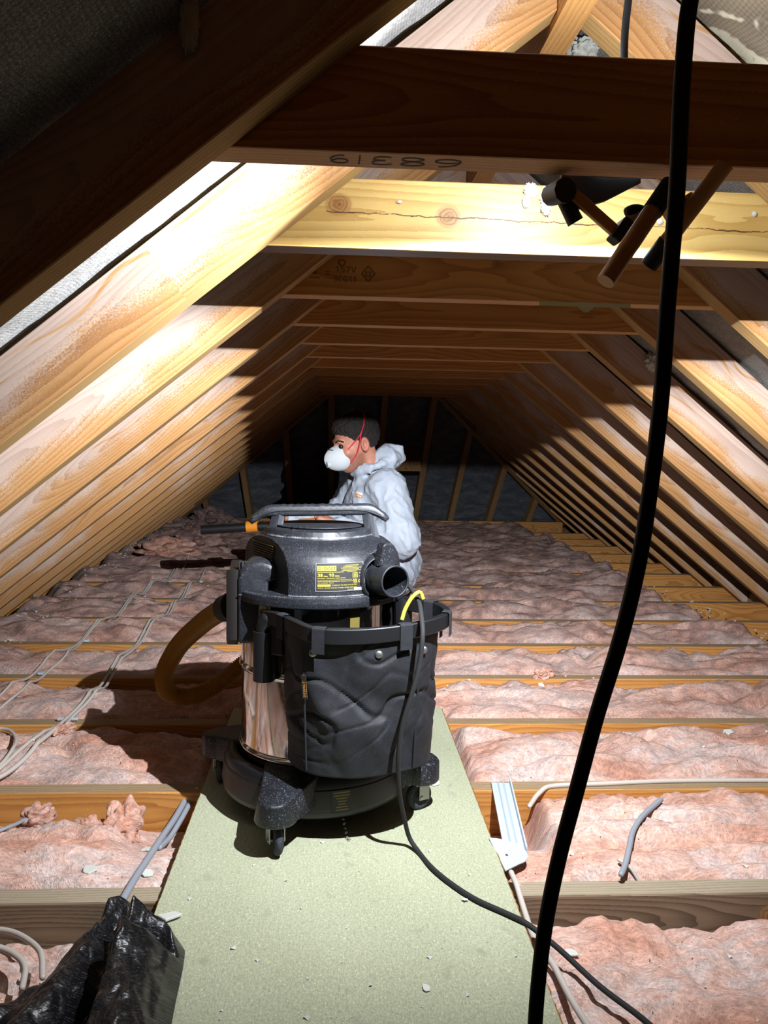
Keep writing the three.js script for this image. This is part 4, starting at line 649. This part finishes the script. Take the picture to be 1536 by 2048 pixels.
  mesh('tube', cylBetween([-0.560, 0.352, -3.355], [-0.02, 0.398, -3.30], 0.019, 0.017, 20), M.plasticClean, wd);
  mesh('collar', cylBetween([-0.372, 0.370, -3.336], [-0.325, 0.374, -3.331], 0.0235, 0.0235, 20), std({ color: 0xc87a12, roughness: 0.5 }), wd);
  mesh('collar', cylBetween([-0.155, 0.386, -3.314], [-0.085, 0.392, -3.307], 0.0225, 0.0215, 20), std({ color: 0xc87a12, roughness: 0.5 }), wd);
}
// ---------------------------------------------------------------- cables
M.whitePVC = std({ color: 0xb8b0a6, roughness: 0.55 }); M.greyPVC = std({ color: 0x8b9097, roughness: 0.5 }); M.whitePlastic = std({ color: 0xb2bec8, roughness: 0.4 });
M.plaster = std({ color: 0xc4c6bd, roughness: 0.95 });
const onBoard = (x, d) => x > -0.27 && x < 0.29 && d < 2.12;
const ground = (x, d) => (onBoard(x, d) ? 0.0185 : woolY(x, d));
function lay(pts, r, lift = 0, rough = 1) {                          // a cable lying over joists and wool: follows the ground, smoothed
  const c = new THREE.CatmullRomCurve3(pts.map(([x, d]) => V(x, 0, -d)), false, 'centripetal'), n = Math.max(8, Math.round(c.getLength() / 0.018)), P = [];
  for (let i = 0; i <= n; i++) { const p = c.getPointAt(i / n); P.push([p.x, ground(p.x, -p.z), p.z]); }
  let y = P.map((p) => p[1]); for (let k = 0; k < 40; k++) y = y.map((v, i) => Math.max(P[i][1] * rough + v * (1 - rough), (y[Math.max(0, i - 1)] + v * 2 + y[Math.min(n, i + 1)]) / 4));
  return capped(P.map((p, i) => [p[0], y[i] + r * 0.9 + lift, p[2]]), r, n * 3, 8);
}
const cable = (name, pts, r, mat, label, grp, lift) => tag(mesh(name, lay(pts, r, lift), mat), label, 'cable', grp);
cable('white_cable', [[-0.921, 2.094], [-0.917, 2.211], [-0.915, 2.44], [-0.904, 2.767], [-0.888, 3.213], [-0.88, 3.683], [-0.847, 4.058], [-0.849, 4.25], [-0.84, 4.6]], 0.0042, M.whitePVC, 'outermost long white cable running away over the left joists', 'white cables on the left');
cable('white_cable', [[-0.897, 2.039], [-0.886, 2.133], [-0.873, 2.267], [-0.882, 2.455], [-0.865, 2.582], [-0.893, 2.807], [-0.876, 3.19], [-0.870, 3.683], [-0.838, 4.05], [-0.835, 4.4]], 0.0042, M.whitePVC, 'white cable bowing just inside the outermost long left cable', 'white cables on the left');
cable('white_cable', [[-0.739, 1.671], [-0.723, 1.732], [-0.697, 1.889], [-0.691, 2.056], [-0.676, 2.198], [-0.696, 2.456], [-0.70, 2.859], [-0.699, 3.13], [-0.69, 3.245], [-0.699, 3.666], [-0.69, 4.037], [-0.685, 4.3]], 0.0045, M.whitePVC, 'left strand of the long white cable pair clipped nearer the vacuum', 'white cables on the left');
cable('white_cable', [[-0.666, 1.944], [-0.679, 2.056], [-0.659, 2.21], [-0.681, 2.441], [-0.689, 2.859], [-0.686, 3.105], [-0.678, 3.26], [-0.688, 3.666], [-0.680, 4.03]], 0.0045, M.whitePVC, 'right strand of the long white cable pair clipped nearer the vacuum', 'white cables on the left');
cable('white_cable', [[-0.735, 1.655], [-0.706, 1.691], [-0.678, 1.777], [-0.666, 1.921]], 0.0055, M.whitePVC, 'short thick white cable ending in a wool tuft at left', 'white cables on the left', 0.006);
cable('white_cable', [[-0.826, 1.927], [-0.782, 1.92], [-0.743, 1.87], [-0.724, 1.811], [-0.725, 1.738], [-0.732, 1.704]], 0.0042, M.whitePVC, 'looped white cable at the left picture edge', 'white cables on the left', 0.004);
cable('white_cable', [[0.407, 1.588], [0.432, 1.624], [0.466, 1.648], [0.512, 1.656], [0.579, 1.660], [0.729, 1.672], [0.854, 1.673], [1.05, 1.670], [1.3, 1.668]], 0.0052, M.whitePVC, 'white cable lying along the joist behind the plastic trunking');
cable('white_cable', [[0.302, 1.285], [0.303, 1.247], [0.304, 1.191], [0.306, 1.133], [0.318, 1.086], [0.328, 1.022], [0.342, 0.952], [0.352, 0.90]], 0.0050, M.whitePVC, 'flat white cable beside the right edge of the chipboard', undefined, 0.012);
cable('white_cable', [[-0.60, 1.195], [-0.527, 1.213], [-0.492, 1.202], [-0.449, 1.167], [-0.42, 1.13], [-0.40, 1.08]], 0.0045, M.whitePVC, 'upper arched white cable beside the black plastic sack', undefined, 0.03);
cable('white_cable', [[-0.56, 1.150], [-0.498, 1.144], [-0.464, 1.132], [-0.434, 1.105], [-0.42, 1.06]], 0.0045, M.whitePVC, 'lower arched white cable beside the black plastic sack', undefined, 0.03);
for (const [pts, r, label] of [[[[-0.311, -0.022, -1.655], [-0.314, -0.016, -1.56], [-0.319, -0.006, -1.46], [-0.323, 0.003, -1.37], [-0.327, 0.010, -1.285], [-0.329, 0.012, -1.22], [-0.331, 0.008, -1.17]], 0.0062, 'thick grey conduit running from a joist hole down behind the sack'], [[[-0.300, -0.026, -1.655], [-0.304, -0.024, -1.57], [-0.311, -0.022, -1.49], [-0.316, -0.024, -1.43]], 0.0054, 'short grey conduit leaving the same joist hole beside the board']]) tag(mesh('grey_conduit', capped(pts.map(([x, y, z]) => [x, z < -1.63 ? y : Math.max(y, ground(x, -z) + r * 1.05), z]), r, 60, 12), M.greyPVC), label, 'conduit');
cable('grey_cable', [[-0.575, 1.545], [-0.585, 1.50], [-0.598, 1.447], [-0.64, 1.42], [-0.7, 1.40]], 0.0035, M.greyPVC, 'thin grey cable emerging from the wool at the left edge');
cable('grey_cable', [[0.66, 1.53], [0.641, 1.51], [0.597, 1.462], [0.556, 1.405], [0.530, 1.352], [0.505, 1.303], [0.488, 1.275]], 0.0052, M.greyPVC, 'grey cable curving over the pink wool at right', undefined, 0.002);
tag(mesh('cable_offcut', capped([[0.500, woolY(0.5, 1.318) + 0.012, -1.318], [0.513, woolY(0.513, 1.305) + 0.011, -1.305], [0.527, woolY(0.527, 1.292) + 0.009, -1.292]], 0.0032), M.whitePVC), 'short white cable offcut lying on the grey cable', 'cable');
// clips
const clipProto = (() => merge([boxAt(0, 0.006, 0, 0.024, 0.008, 0.007, 0.002), cylBetween([0.009, 0.008, 0], [0.009, 0.012, 0], 0.0022, 0.0026, 8)]))();
[[-0.897, 2.468], [-0.888, 2.868], [-0.874, 3.668], [-0.846, 4.066], [-0.703, 2.066], [-0.674, 2.066], [-0.690, 2.466], [-0.696, 2.868], [-0.690, 3.268], [-0.694, 3.668], [-0.686, 4.066]].forEach(([x, d], i) => { const o = mesh('cable_clip', clipProto, M.whitePlastic); o.position.set(x, 0.001, -d); tag(o, i < 4 ? `white clip, ${ORD[i]} from the viewer along the outermost left cables` : i === 5 ? 'white clip on the inner cable pair, right one of the nearest two' : `white clip, ${i === 4 ? 'nearest' : ORD[i - 5]} ${i === 4 ? 'and leftmost' : 'joist from the viewer'} along the inner cable pair`, 'clip', 'cable clips on the left joists'); });
// lamp flex and the thick cable hanging close to the viewer
tag(mesh('lamp_flex', tube([[0.330, 1.34, -0.935], [0.321, 1.278, -0.932], [0.317, 1.236, -0.930], [0.313, 1.199, -0.925], [0.310, 1.161, -0.915], [0.306, 1.12, -0.900], [0.303, 1.094, -0.885]], 0.0042, 60, 10), M.rubber), 'thin black flex dropping from the ridge to the work lamp', 'cable');
tag(mesh('hanging_cable', tube([[0.21, 1.16, -0.43], [0.190, 1.08, -0.425], [0.180, 0.987, -0.42], [0.175, 0.967, -0.42], [0.173, 0.931, -0.42], [0.173, 0.874, -0.42], [0.171, 0.813, -0.42], [0.170, 0.766, -0.42], [0.167, 0.724, -0.42], [0.162, 0.678, -0.42], [0.154, 0.637, -0.42], [0.143, 0.595, -0.42], [0.133, 0.55, -0.42], [0.125, 0.513, -0.42], [0.119, 0.475, -0.42], [0.116, 0.437, -0.42], [0.115, 0.40, -0.42], [0.112, 0.20, -0.42], [0.10, 0.06, -0.43], [0.06, 0.024, -0.46], [0.0, 0.0225, -0.50], [-0.1, 0.0225, -0.49]], 0.0043, 240, 12), std({ color: 0x0c0c0d, roughness: 0.6 })), 'thick black cable hanging close in front of the viewer', 'cable');
// mains lead of the cleaner
{
  const o = VAC.position, pts = [[0.138, 0.468, 0.090], [0.162, 0.462, 0.130], [0.180, 0.442, 0.190], [0.181, 0.424, 0.240], [0.181, 0.400, 0.268], [0.176, 0.347, 0.272], [0.164, 0.296, 0.272], [0.150, 0.243, 0.270], [0.145, 0.189, 0.266], [0.148, 0.125, 0.252], [0.160, 0.062, 0.232], [0.172, 0.018, 0.222], [0.185, 0.0048, 0.240], [0.205, 0.0048, 0.300], [0.233, 0.0048, 0.352], [0.262, 0.0048, 0.392], [0.300, 0.0048, 0.428], [0.325, 0.004, 0.452], [0.362, -0.010, 0.487], [0.409, -0.030, 0.548], [0.449, -0.034, 0.611], [0.475, -0.036, 0.671], [0.495, -0.036, 0.74]];
  tag(mesh('power_lead', tube(pts.map(([x, y, z]) => [x + o.x, y + o.y, z + o.z]), 0.0042, 260, 10), M.rubber), 'black mains lead draped over the tool bag and trailing right', 'cable');
}
// ---------------------------------------------------------------- trunking and end plate at the right of the board
{
  const t = tag(group('plastic_trunking', [0.362, 0.003, -1.668]), 'white plastic trunking strip leaning into the wool right of the board', 'trunking');
  const prof = [[-0.021, 0], [0.021, 0], [0.021, 0.012], [0.019, 0.012], [0.019, 0.002], [0.008, 0.002], [0.006, 0.005], [0.003, 0.002], [-0.003, 0.002], [-0.006, 0.005], [-0.008, 0.002], [-0.019, 0.002], [-0.019, 0.006], [-0.021, 0.006]];
  const g = prism(prof, 0, 0.275, 'z', 0.0003); const m = mesh('channel', g, M.whitePlastic, t); t.rotation.set(0.045, -0.10, 0, 'YXZ');
  mesh('rim', boxAt(0.020, 0.0125, 0.1375, 0.003, 0.002, 0.272), M.whitePlastic, t);
  const p = tag(group('end_plate', [0.312, 0.014, -1.352]), 'white rounded plastic plate with a screw beside the board edge', 'plate');
  const s = new THREE.Shape(); s.moveTo(-0.022, -0.045); s.lineTo(-0.008, -0.045); s.absarc(0.0, -0.008, 0.036, -0.7, 1.2, false); s.lineTo(-0.022, 0.048); s.closePath();
  const pg = new THREE.ExtrudeGeometry(s, { depth: 0.0015, bevelEnabled: true, bevelSize: 0.0006, bevelThickness: 0.0006, bevelSegments: 1, curveSegments: 24 }); pg.rotateX(Math.PI / 2); pg.scale(1, 1, 1);
  mesh('plate', pg, M.whitePlastic, p); mesh('screw', new THREE.CylinderGeometry(0.0026, 0.0026, 0.0016, 12).translate(-0.006, 0.001, 0.006), M.steelDull, p);
  p.rotation.set(0.12, 0.12, -0.14);
}
// ---------------------------------------------------------------- black plastic sack
{
  const poly = [[-0.357, 1.175], [-0.352, 1.205], [-0.346, 1.222], [-0.328, 1.226], [-0.308, 1.215], [-0.298, 1.192], [-0.290, 1.180], [-0.255, 1.150], [-0.231, 1.124], [-0.205, 1.082], [-0.200, 1.040], [-0.197, 0.98], [-0.193, 0.90], [-0.21, 0.80], [-0.30, 0.74], [-0.44, 0.74], [-0.55, 0.82], [-0.52, 0.92], [-0.43, 1.00], [-0.408, 1.050], [-0.394, 1.107], [-0.378, 1.148]];
  const seg = (x, d, L) => { let m = 9; for (let i = 0; i < L.length - 1; i++) { const [ax, ay] = L[i], [bx, by] = L[i + 1], t = clamp(((x - ax) * (bx - ax) + (d - ay) * (by - ay)) / ((bx - ax) ** 2 + (by - ay) ** 2)); m = Math.min(m, Math.hypot(x - mix(ax, bx, t), d - mix(ay, by, t))); } return m; };
  const F = [[[[-0.338, 1.19], [-0.340, 1.10], [-0.338, 1.04], [-0.345, 0.97], [-0.37, 0.90], [-0.38, 0.80]], 0.030, 0.030], [[[-0.322, 1.15], [-0.314, 1.09], [-0.306, 1.05], [-0.296, 1.005], [-0.305, 0.965], [-0.318, 0.88]], -0.030, 0.016], [[[-0.303, 1.19], [-0.300, 1.14], [-0.288, 1.08], [-0.287, 1.04], [-0.272, 1.0]], 0.026, 0.018], [[[-0.29, 1.090], [-0.262, 1.090], [-0.231, 1.078], [-0.202, 1.045]], 0.020, 0.014], [[[-0.272, 1.066], [-0.245, 1.064], [-0.215, 1.052]], -0.022, 0.010], [[[-0.245, 1.02], [-0.235, 0.95], [-0.24, 0.85]], 0.016, 0.030], [[[-0.36, 1.06], [-0.385, 1.0], [-0.42, 0.93]], -0.012, 0.014], [[[-0.40, 1.02], [-0.44, 0.95], [-0.47, 0.85]], 0.014, 0.02]];
  const c = new THREE.CatmullRomCurve3(poly.map(([x, d]) => V(x, 0, -d)), true, 'catmullrom', 0.2), cx = -0.315, cz = -1.0, nu = 300, nv = 120, P = [], uv = [], I = [];
  for (let j = 0; j <= nv; j++) for (let i = 0; i <= nu; i++) {
    const e = c.getPointAt((i % nu) / nu), q = j / nv, x0 = mix(e.x, cx, q), z0 = mix(e.z, cz, q), d0 = -z0;
    const gy = Math.max(x0 > -0.275 ? 0.0195 : -0.035, x0 > -0.29 ? mix(-0.035, 0.0195, sstep(-0.29, -0.275, x0)) : -9, x0 < -0.27 ? mix(-0.035, 0.003, sstep(1.17, 1.215, d0)) : -9);
    let h = 0.062 * (1 - Math.pow(1 - q, 2.6)); for (const [L, amp, w] of F) { const t = seg(x0 + 0.006 * N2(x0 * 18, z0 * 18), d0 + 0.006 * N2b(x0 * 18, z0 * 18), L) / w; h += amp * Math.exp(-Math.pow(t, 1.4)) * Math.min(1, q * 7); }
    h += Math.min(1, q * 5) * (0.006 * N2(x0 * 9, z0 * 7) + 0.003 * Math.abs(N2b(x0 * 26 + z0 * 9, z0 * 16)) + 0.0012 * N2(x0 * 60, z0 * 45));
    const y = Math.max(gy + 0.0015, gy + 0.004 + h); P.push(x0, y, z0); uv.push((x0 + y * 0.5) * 2.2, (z0 - y * 0.8) * 2.2);
  }
  for (let j = 0; j < nv; j++) for (let i = 0; i < nu; i++) { const a = j * (nu + 1) + i, b = a + 1, d = a + nu + 1, f = d + 1; I.push(a, b, d, b, f, d); }
  const g = new THREE.BufferGeometry(); g.setAttribute('position', new THREE.Float32BufferAttribute(P, 3)); g.setAttribute('uv', new THREE.Float32BufferAttribute(uv, 2)); g.setIndex(I); g.computeVertexNormals();
  const st = dataTex(1024, 1024, (u, v, i, j) => { let q = [14, 14, 16]; const n = N2b(u * 130, v * 130), b = N2(u * 7, v * 7), h0 = hash(i, j); if (h0 > 0.955 - 0.05 * b && n > -0.15) q = mix3(q, [190, 194, 200], 0.25 + 0.5 * hash(j, i)); if (n > 0.80 + 0.1 * b) q = mix3(q, [150, 152, 156], 0.5); return q; });
  const sb = dataTex(512, 512, (u, v) => { const q = 128 + 60 * N2(u * 24, v * 14) + 40 * N2(u * 60, v * 40) + 30 * N2(u * 120, v * 110); return [q, q, q]; }, false);
  tag(mesh('plastic_sack', g, std({ map: st, roughness: 0.36, bumpMap: sb, bumpScale: 0.0014 })), 'crumpled black plastic sack dusted with white, at the left of the board', 'sack');
}
// ---------------------------------------------------------------- debris
function flake(r, seed) { const n = 11, rr = rng(seed), s = new THREE.Shape(); for (let i = 0; i < n; i++) { const a = i / n * Math.PI * 2, q = r * (0.6 + 0.5 * rr()); if (i) s.lineTo(Math.cos(a) * q, Math.sin(a) * q * 0.75); else s.moveTo(Math.cos(a) * q, Math.sin(a) * q * 0.75); } const g = new THREE.ExtrudeGeometry(s, { depth: r * 0.12, bevelEnabled: true, bevelSize: r * 0.06, bevelThickness: r * 0.05, bevelSegments: 1 }); g.rotateX(-Math.PI / 2); return g; }
[[-0.243, 1.168, 0.019, 'large pale plaster flake on the board beside the sack'], [0.212, 1.632, 0.014, 'white plaster flake on the board behind the right castor'], [0.126, 0.998, 0.007, 'small white flake on the near part of the board'], [0.210, 1.201, 0.006, 'tiny square white flake on the board near the mains lead'], [0.368, 1.150, 0.013, 'cream foam crumb on the wool against the grey joist'], [0.998, 1.933, 0.016, 'white flake on the wool at the right picture edge'], [-0.410, 1.329, 0.017, 'flat white flake on the wool near the grey conduit'], [-0.318, 1.338, 0.015, 'white flake against the thick grey conduit'], [-0.381, 1.290, 0.008, 'small white flake in front of the flat one on the wool'], [-0.337, 1.43, 0.014, 'white flake beside the top of the grey conduit'], [-0.442, 1.13, 0.010, 'pale flake beside the arched white cables'], [0.62, 2.33, 0.012, 'white flake on the pink wool behind the right bag corner'], [1.46, 5.15, 0.03, 'pale scrap on the far right wool near the eaves'], [1.10, 4.9, 0.028, 'pale scrap on the far wool right of the person'], [-0.98, 4.35, 0.02, 'grey scrap on the far left wool']].forEach(([x, d, r, label], i) => { const o = mesh('plaster_flake', flake(r, 50 + i), M.plaster); o.position.set(x, ground(x, d) + 0.002, -d); o.rotation.set(0.15 * ((i % 3) - 1), i * 1.3, 0.1); tag(o, label, 'flake'); });
{ // crumbs nobody could count
  const rr = rng(77), list = [], base = new THREE.TetrahedronGeometry(1, 0);
  for (let i = 0; i < 620; i++) { const d = 0.95 + 5.6 * Math.pow(rr(), 1.5), x = mix(Math.max(EL + 0.1, -0.55 * d), Math.min(ER - 0.1, 0.6 * d), rr()), r = (0.0012 + 0.0035 * rr() ** 3) * (0.8 + 0.25 * d); const g = base.clone().scale(r, r * 0.6, r * (0.6 + rr())).rotateY(rr() * 6); list.push(g.translate(x, ground(x, d) + r * 0.3, -d)); }
  for (let i = 0; i < 900; i++) { const sd = i % 2 ? 1 : -1, d = 2.6 + 4.2 * rr(), x = (sd > 0 ? 1.58 + 0.16 * rr() + 0.06 * N2(d * 1.6, 3) : EL + 0.08 + 0.25 * rr() * rr()), r = 0.002 + 0.008 * rr() ** 3; list.push(base.clone().scale(r, r * 0.7, r).rotateY(rr() * 6).translate(x, Math.max(-0.02, ground(x, d)) + r * 0.4, -d)); }
  const o = mesh('plaster_crumbs', merge(list), M.plaster, floor); o.userData.kind = 'stuff'; o.userData.label = 'white plaster crumbs scattered over the wool and the eaves';
}
// loose tufts of wool
function tuft(name, x, d, r, label, seed, dust = 0, lift = 0.4) {
  const g0 = new THREE.IcosahedronGeometry(1, 28); g0.deleteAttribute('uv'); g0.deleteAttribute('normal'); const g = mergeVertices(g0, 1e-4), p = g.attributes.position, C = [], v = V(), uvw = [];
  for (let i = 0; i < p.count; i++) { v.fromBufferAttribute(p, i); uvw.push((v.x * r[0] + v.y * r[1] * 0.6) * 1.4 + seed, (v.z * r[2] + v.y * r[1] * 0.8) * 1.4); const n = 0.5 * Math.abs(N3(v.x * 0.9 + seed, v.y * 0.9, v.z * 0.9)) + 0.12 * Math.abs(N3(v.x * 2 + 3, v.y * 2 + seed, v.z * 2)); v.multiplyScalar(0.75 + n); p.setXYZ(i, v.x * r[0], v.y * r[1], v.z * r[2]); C.push(...mix3(mix3(PINK, SALMON, clamp(0.5 + 0.8 * N3(v.x * 2, v.y * 2, v.z * 2 + seed))), MAUVE, clamp(dust + 0.4 * N3(v.x * 3, v.y * 3 + 4, v.z * 3)))); }
  g.setAttribute('color', new THREE.Float32BufferAttribute(C, 3)); g.setAttribute('uv', new THREE.Float32BufferAttribute(uvw, 2)); g.computeVertexNormals();
  const o = mesh(name, g, M.wool); o.position.set(x, ground(x, d) + r[1] * lift, -d); o.rotation.y = seed; return tag(o, label, 'insulation');
}
tuft('wool_tuft', -0.415, 1.555, [0.050, 0.045, 0.035], 'torn pink wool tuft standing against the joist left of the board', 1.3, 0, 0.55);
tuft('wool_tuft', -0.475, 1.545, [0.040, 0.022, 0.03], 'low torn wool tuft beside the standing one', 2.7, 0.1);
tuft('wool_tuft', -0.57, 1.53, [0.035, 0.030, 0.03], 'dirty wool tuft in the hollow at the left', 4.1, 0.4, 0.5);
tuft('wool_tuft', -0.655, 1.925, [0.018, 0.014, 0.03], 'small wool tuft where the short thick cable ends', 5.5, 0.2);
tuft('wool_roll', -1.00, 4.82, [0.17, 0.075, 0.13], 'folded orange end of a wool batt at the far left', 6.1, 0.05, 0.45);
tuft('wool_roll', -0.86, 5.05, [0.20, 0.085, 0.16], 'dusty mauve fold of wool behind the orange batt end', 7.7, 0.8, 0.4);
tuft('wool_tuft', 0.66, 2.46, [0.035, 0.02, 0.02], 'small wool tuft sticking up over a right joist', 9.9, 0.1, 0.5);
tuft('wool_heap', -1.02, 6.55, [0.20, 0.10, 0.16], 'grey dirty heap of wool in the far left corner', 11.2, 1.2, 0.4);
// ---------------------------------------------------------------- small things on the timbers
{ const g = sheet(60, 4, (a, b) => { const x = mix(0.395, 0.580, a), fl = a > 0.42 && a < 0.60 ? 0.010 * Math.sin((a - 0.42) / 0.18 * Math.PI) : 0; return [x, 1.0212 - b * (0.0085 + fl * 1.1) - 0.0012 * Math.abs(N2(x * 60, b * 3)), -1.6098 + 0.0012 * b + 0.0006 * N2(x * 30, 1)]; }, (a, b) => [a, b]); tag(mesh('masking_tape', g, std({ color: 0xb7b58a, roughness: 0.8 })), 'torn strip of greenish masking tape under the third collar tie', 'tape'); }
function blob(name, x, y, z, r, seed, label, sq = [1, 1, 1]) { const g0 = new THREE.IcosahedronGeometry(1, 8); g0.deleteAttribute('uv'); g0.deleteAttribute('normal'); const g = mergeVertices(g0, 1e-4), p = g.attributes.position, v = V(); for (let i = 0; i < p.count; i++) { v.fromBufferAttribute(p, i); v.multiplyScalar(r * (0.75 + 0.45 * Math.abs(N3(v.x * 2 + seed, v.y * 2, v.z * 2)) + 0.15 * N3(v.x * 5, v.y * 5, v.z * 5 + seed))); p.setXYZ(i, v.x * sq[0] + x, v.y * sq[1] + y, v.z * sq[2] + z); } g.computeVertexNormals(); return label ? tag(mesh(name, g, M.plaster), label, 'foam') : g; }
blob('foam_blob', 0.924, 0.986, -2.352, 0.024, 3, 'white foam blob stuck beside a right-hand rafter', [1, 1.3, 0.7]);
blob('foam_patch', 0.404, 1.402, -1.400, 0.022, 9, 'white foam patch on the felt beside the ridge board', [1.2, 0.7, 1.6]);
blob('foam_drip', -0.136, 1.108, -0.757, 0.011, 5, 'pale foam drip on the nearest dark rafter', [0.8, 2.6, 0.8]);
[[0.279, 1.111, 0.011, 1], [0.301, 1.104, 0.009, 1.6], [0.302, 1.089, 0.008, 1.7], [0.272, 1.095, 0.006, 1.6], [0.475, 1.073, 0.005, 1], [0.456, 1.080, 0.005, 1.4], [0.525, 1.093, 0.004, 1], [0.619, 1.089, 0.004, 1], [0.085, 1.088, 0.004, 0.6]].forEach(([x, y, r, s], i) => tag(blob('foam_splash', x, y, -1.2095, r, i * 2.1, 'x', [1, s, 0.4]), ['largest white foam splash at the top edge of the bright second tie', 'white foam splash just right of the largest one on the bright tie', 'lowest long foam drip below the lamp clamp on the bright tie', 'small white foam splash just left of the long drip on the bright tie', 'foam dot low on the bright tie right of the clamp', 'long foam dot nearest the right of the clamp on the bright tie', 'foam dot high on the bright tie near the hanging cable', 'rightmost foam dot on the bright second tie', 'leftmost foam dot between the knots of the bright tie'][i], 'foam', 'foam splashes on the second collar tie'));
{ // timber marks: felt-pen number under the nearest tie, grade stamp on the third
  const num = canvasTex(1024, 192, (c) => { c.fillStyle = '#000'; c.fillRect(0, 0, 1024, 192); c.strokeStyle = '#fff'; c.lineWidth = 13; c.lineCap = 'round'; c.lineJoin = 'round';
    c.beginPath(); c.moveTo(120, 40); c.bezierCurveTo(40, 30, 10, 90, 30, 130); c.bezierCurveTo(60, 170, 150, 160, 150, 120); c.bezierCurveTo(140, 80, 60, 80, 40, 118); c.stroke();
    c.beginPath(); c.moveTo(240, 36); c.lineTo(236, 156); c.stroke();
    c.beginPath(); c.moveTo(470, 44); c.bezierCurveTo(380, 26, 330, 60, 350, 84); c.bezierCurveTo(360, 98, 420, 94, 430, 94); c.bezierCurveTo(340, 92, 320, 130, 350, 150); c.bezierCurveTo(380, 165, 440, 160, 480, 148); c.stroke();
    c.beginPath(); c.moveTo(720, 60); c.bezierCurveTo(640, 20, 540, 40, 560, 76); c.bezierCurveTo(580, 104, 700, 90, 730, 126); c.bezierCurveTo(740, 160, 600, 168, 560, 146); c.bezierCurveTo(530, 116, 700, 100, 720, 60); c.stroke();
    c.beginPath(); c.moveTo(1000, 80); c.bezierCurveTo(960, 110, 820, 112, 810, 76); c.bezierCurveTo(820, 36, 960, 30, 1000, 70); c.bezierCurveTo(1010, 120, 940, 160, 850, 158); c.stroke(); });
  num.colorSpace = THREE.NoColorSpace;
  const g = sheet(2, 1, (a, b) => [mix(-0.014, 0.122, a), 1.01945, mix(-0.850, -0.814, b)], (a, b) => [a, b]);
  const d = mesh('marker_number', g, std({ color: 0x0d0b09, roughness: 0.7, alphaMap: num, transparent: true }), roof); d.userData.label = 'hand-written upside-down number 68319';
  const sta = canvasTex(512, 256, (c) => { c.fillStyle = '#000'; c.fillRect(0, 0, 512, 256); c.fillStyle = '#777'; c.strokeStyle = '#777'; c.font = 'bold 74px sans-serif'; c.fillText('157V', 190, 118); c.fillText('3CG11', 180, 200, 180); c.lineWidth = 12; c.beginPath(); c.arc(244, 36, 24, 0, 7); c.stroke(); c.beginPath(); c.moveTo(444, 60); c.lineTo(496, 124); c.lineTo(444, 188); c.lineTo(396, 124); c.closePath(); c.stroke(); c.strokeRect(428, 108, 34, 34); c.fillRect(120, 110, 34, 9); c.fillRect(120, 134, 34, 9); c.fillRect(10, 80, 60, 20); c.fillRect(26, 100, 28, 40); c.fillRect(6, 160, 72, 14); });
  sta.colorSpace = THREE.NoColorSpace;
  const sg = sheet(2, 1, (a, b) => [mix(-0.060, 0.072, a), mix(1.034, 1.092, b), -1.6107], (a, b) => [a, b]);
  mesh('timber_stamp', sg, std({ color: 0x2c1a0c, roughness: 0.8, alphaMap: sta, transparent: true }), roof).userData.label = 'faded black grading stamp';
}
{ const g = boxAt(0, 0, 0, 0.20, 0.29, 0.015, 0.002); timberUV(g, V(-0.1, -0.145, -0.007), V(0, 1, 0), V(1, 0, 0), 2, 0.2, NZ, 0.3); g.rotateX(-0.893 + 0.0); const o = mesh('timber_offcut', g, std({ map: woodTex.dull, color: 0xffffff, roughness: 0.9 })); o.position.set(0.53, 0.60, -6.16); tag(o, 'pale timber offcut fixed across the dark hip end behind the person', 'plank'); }
renderer.render(scene, camera);
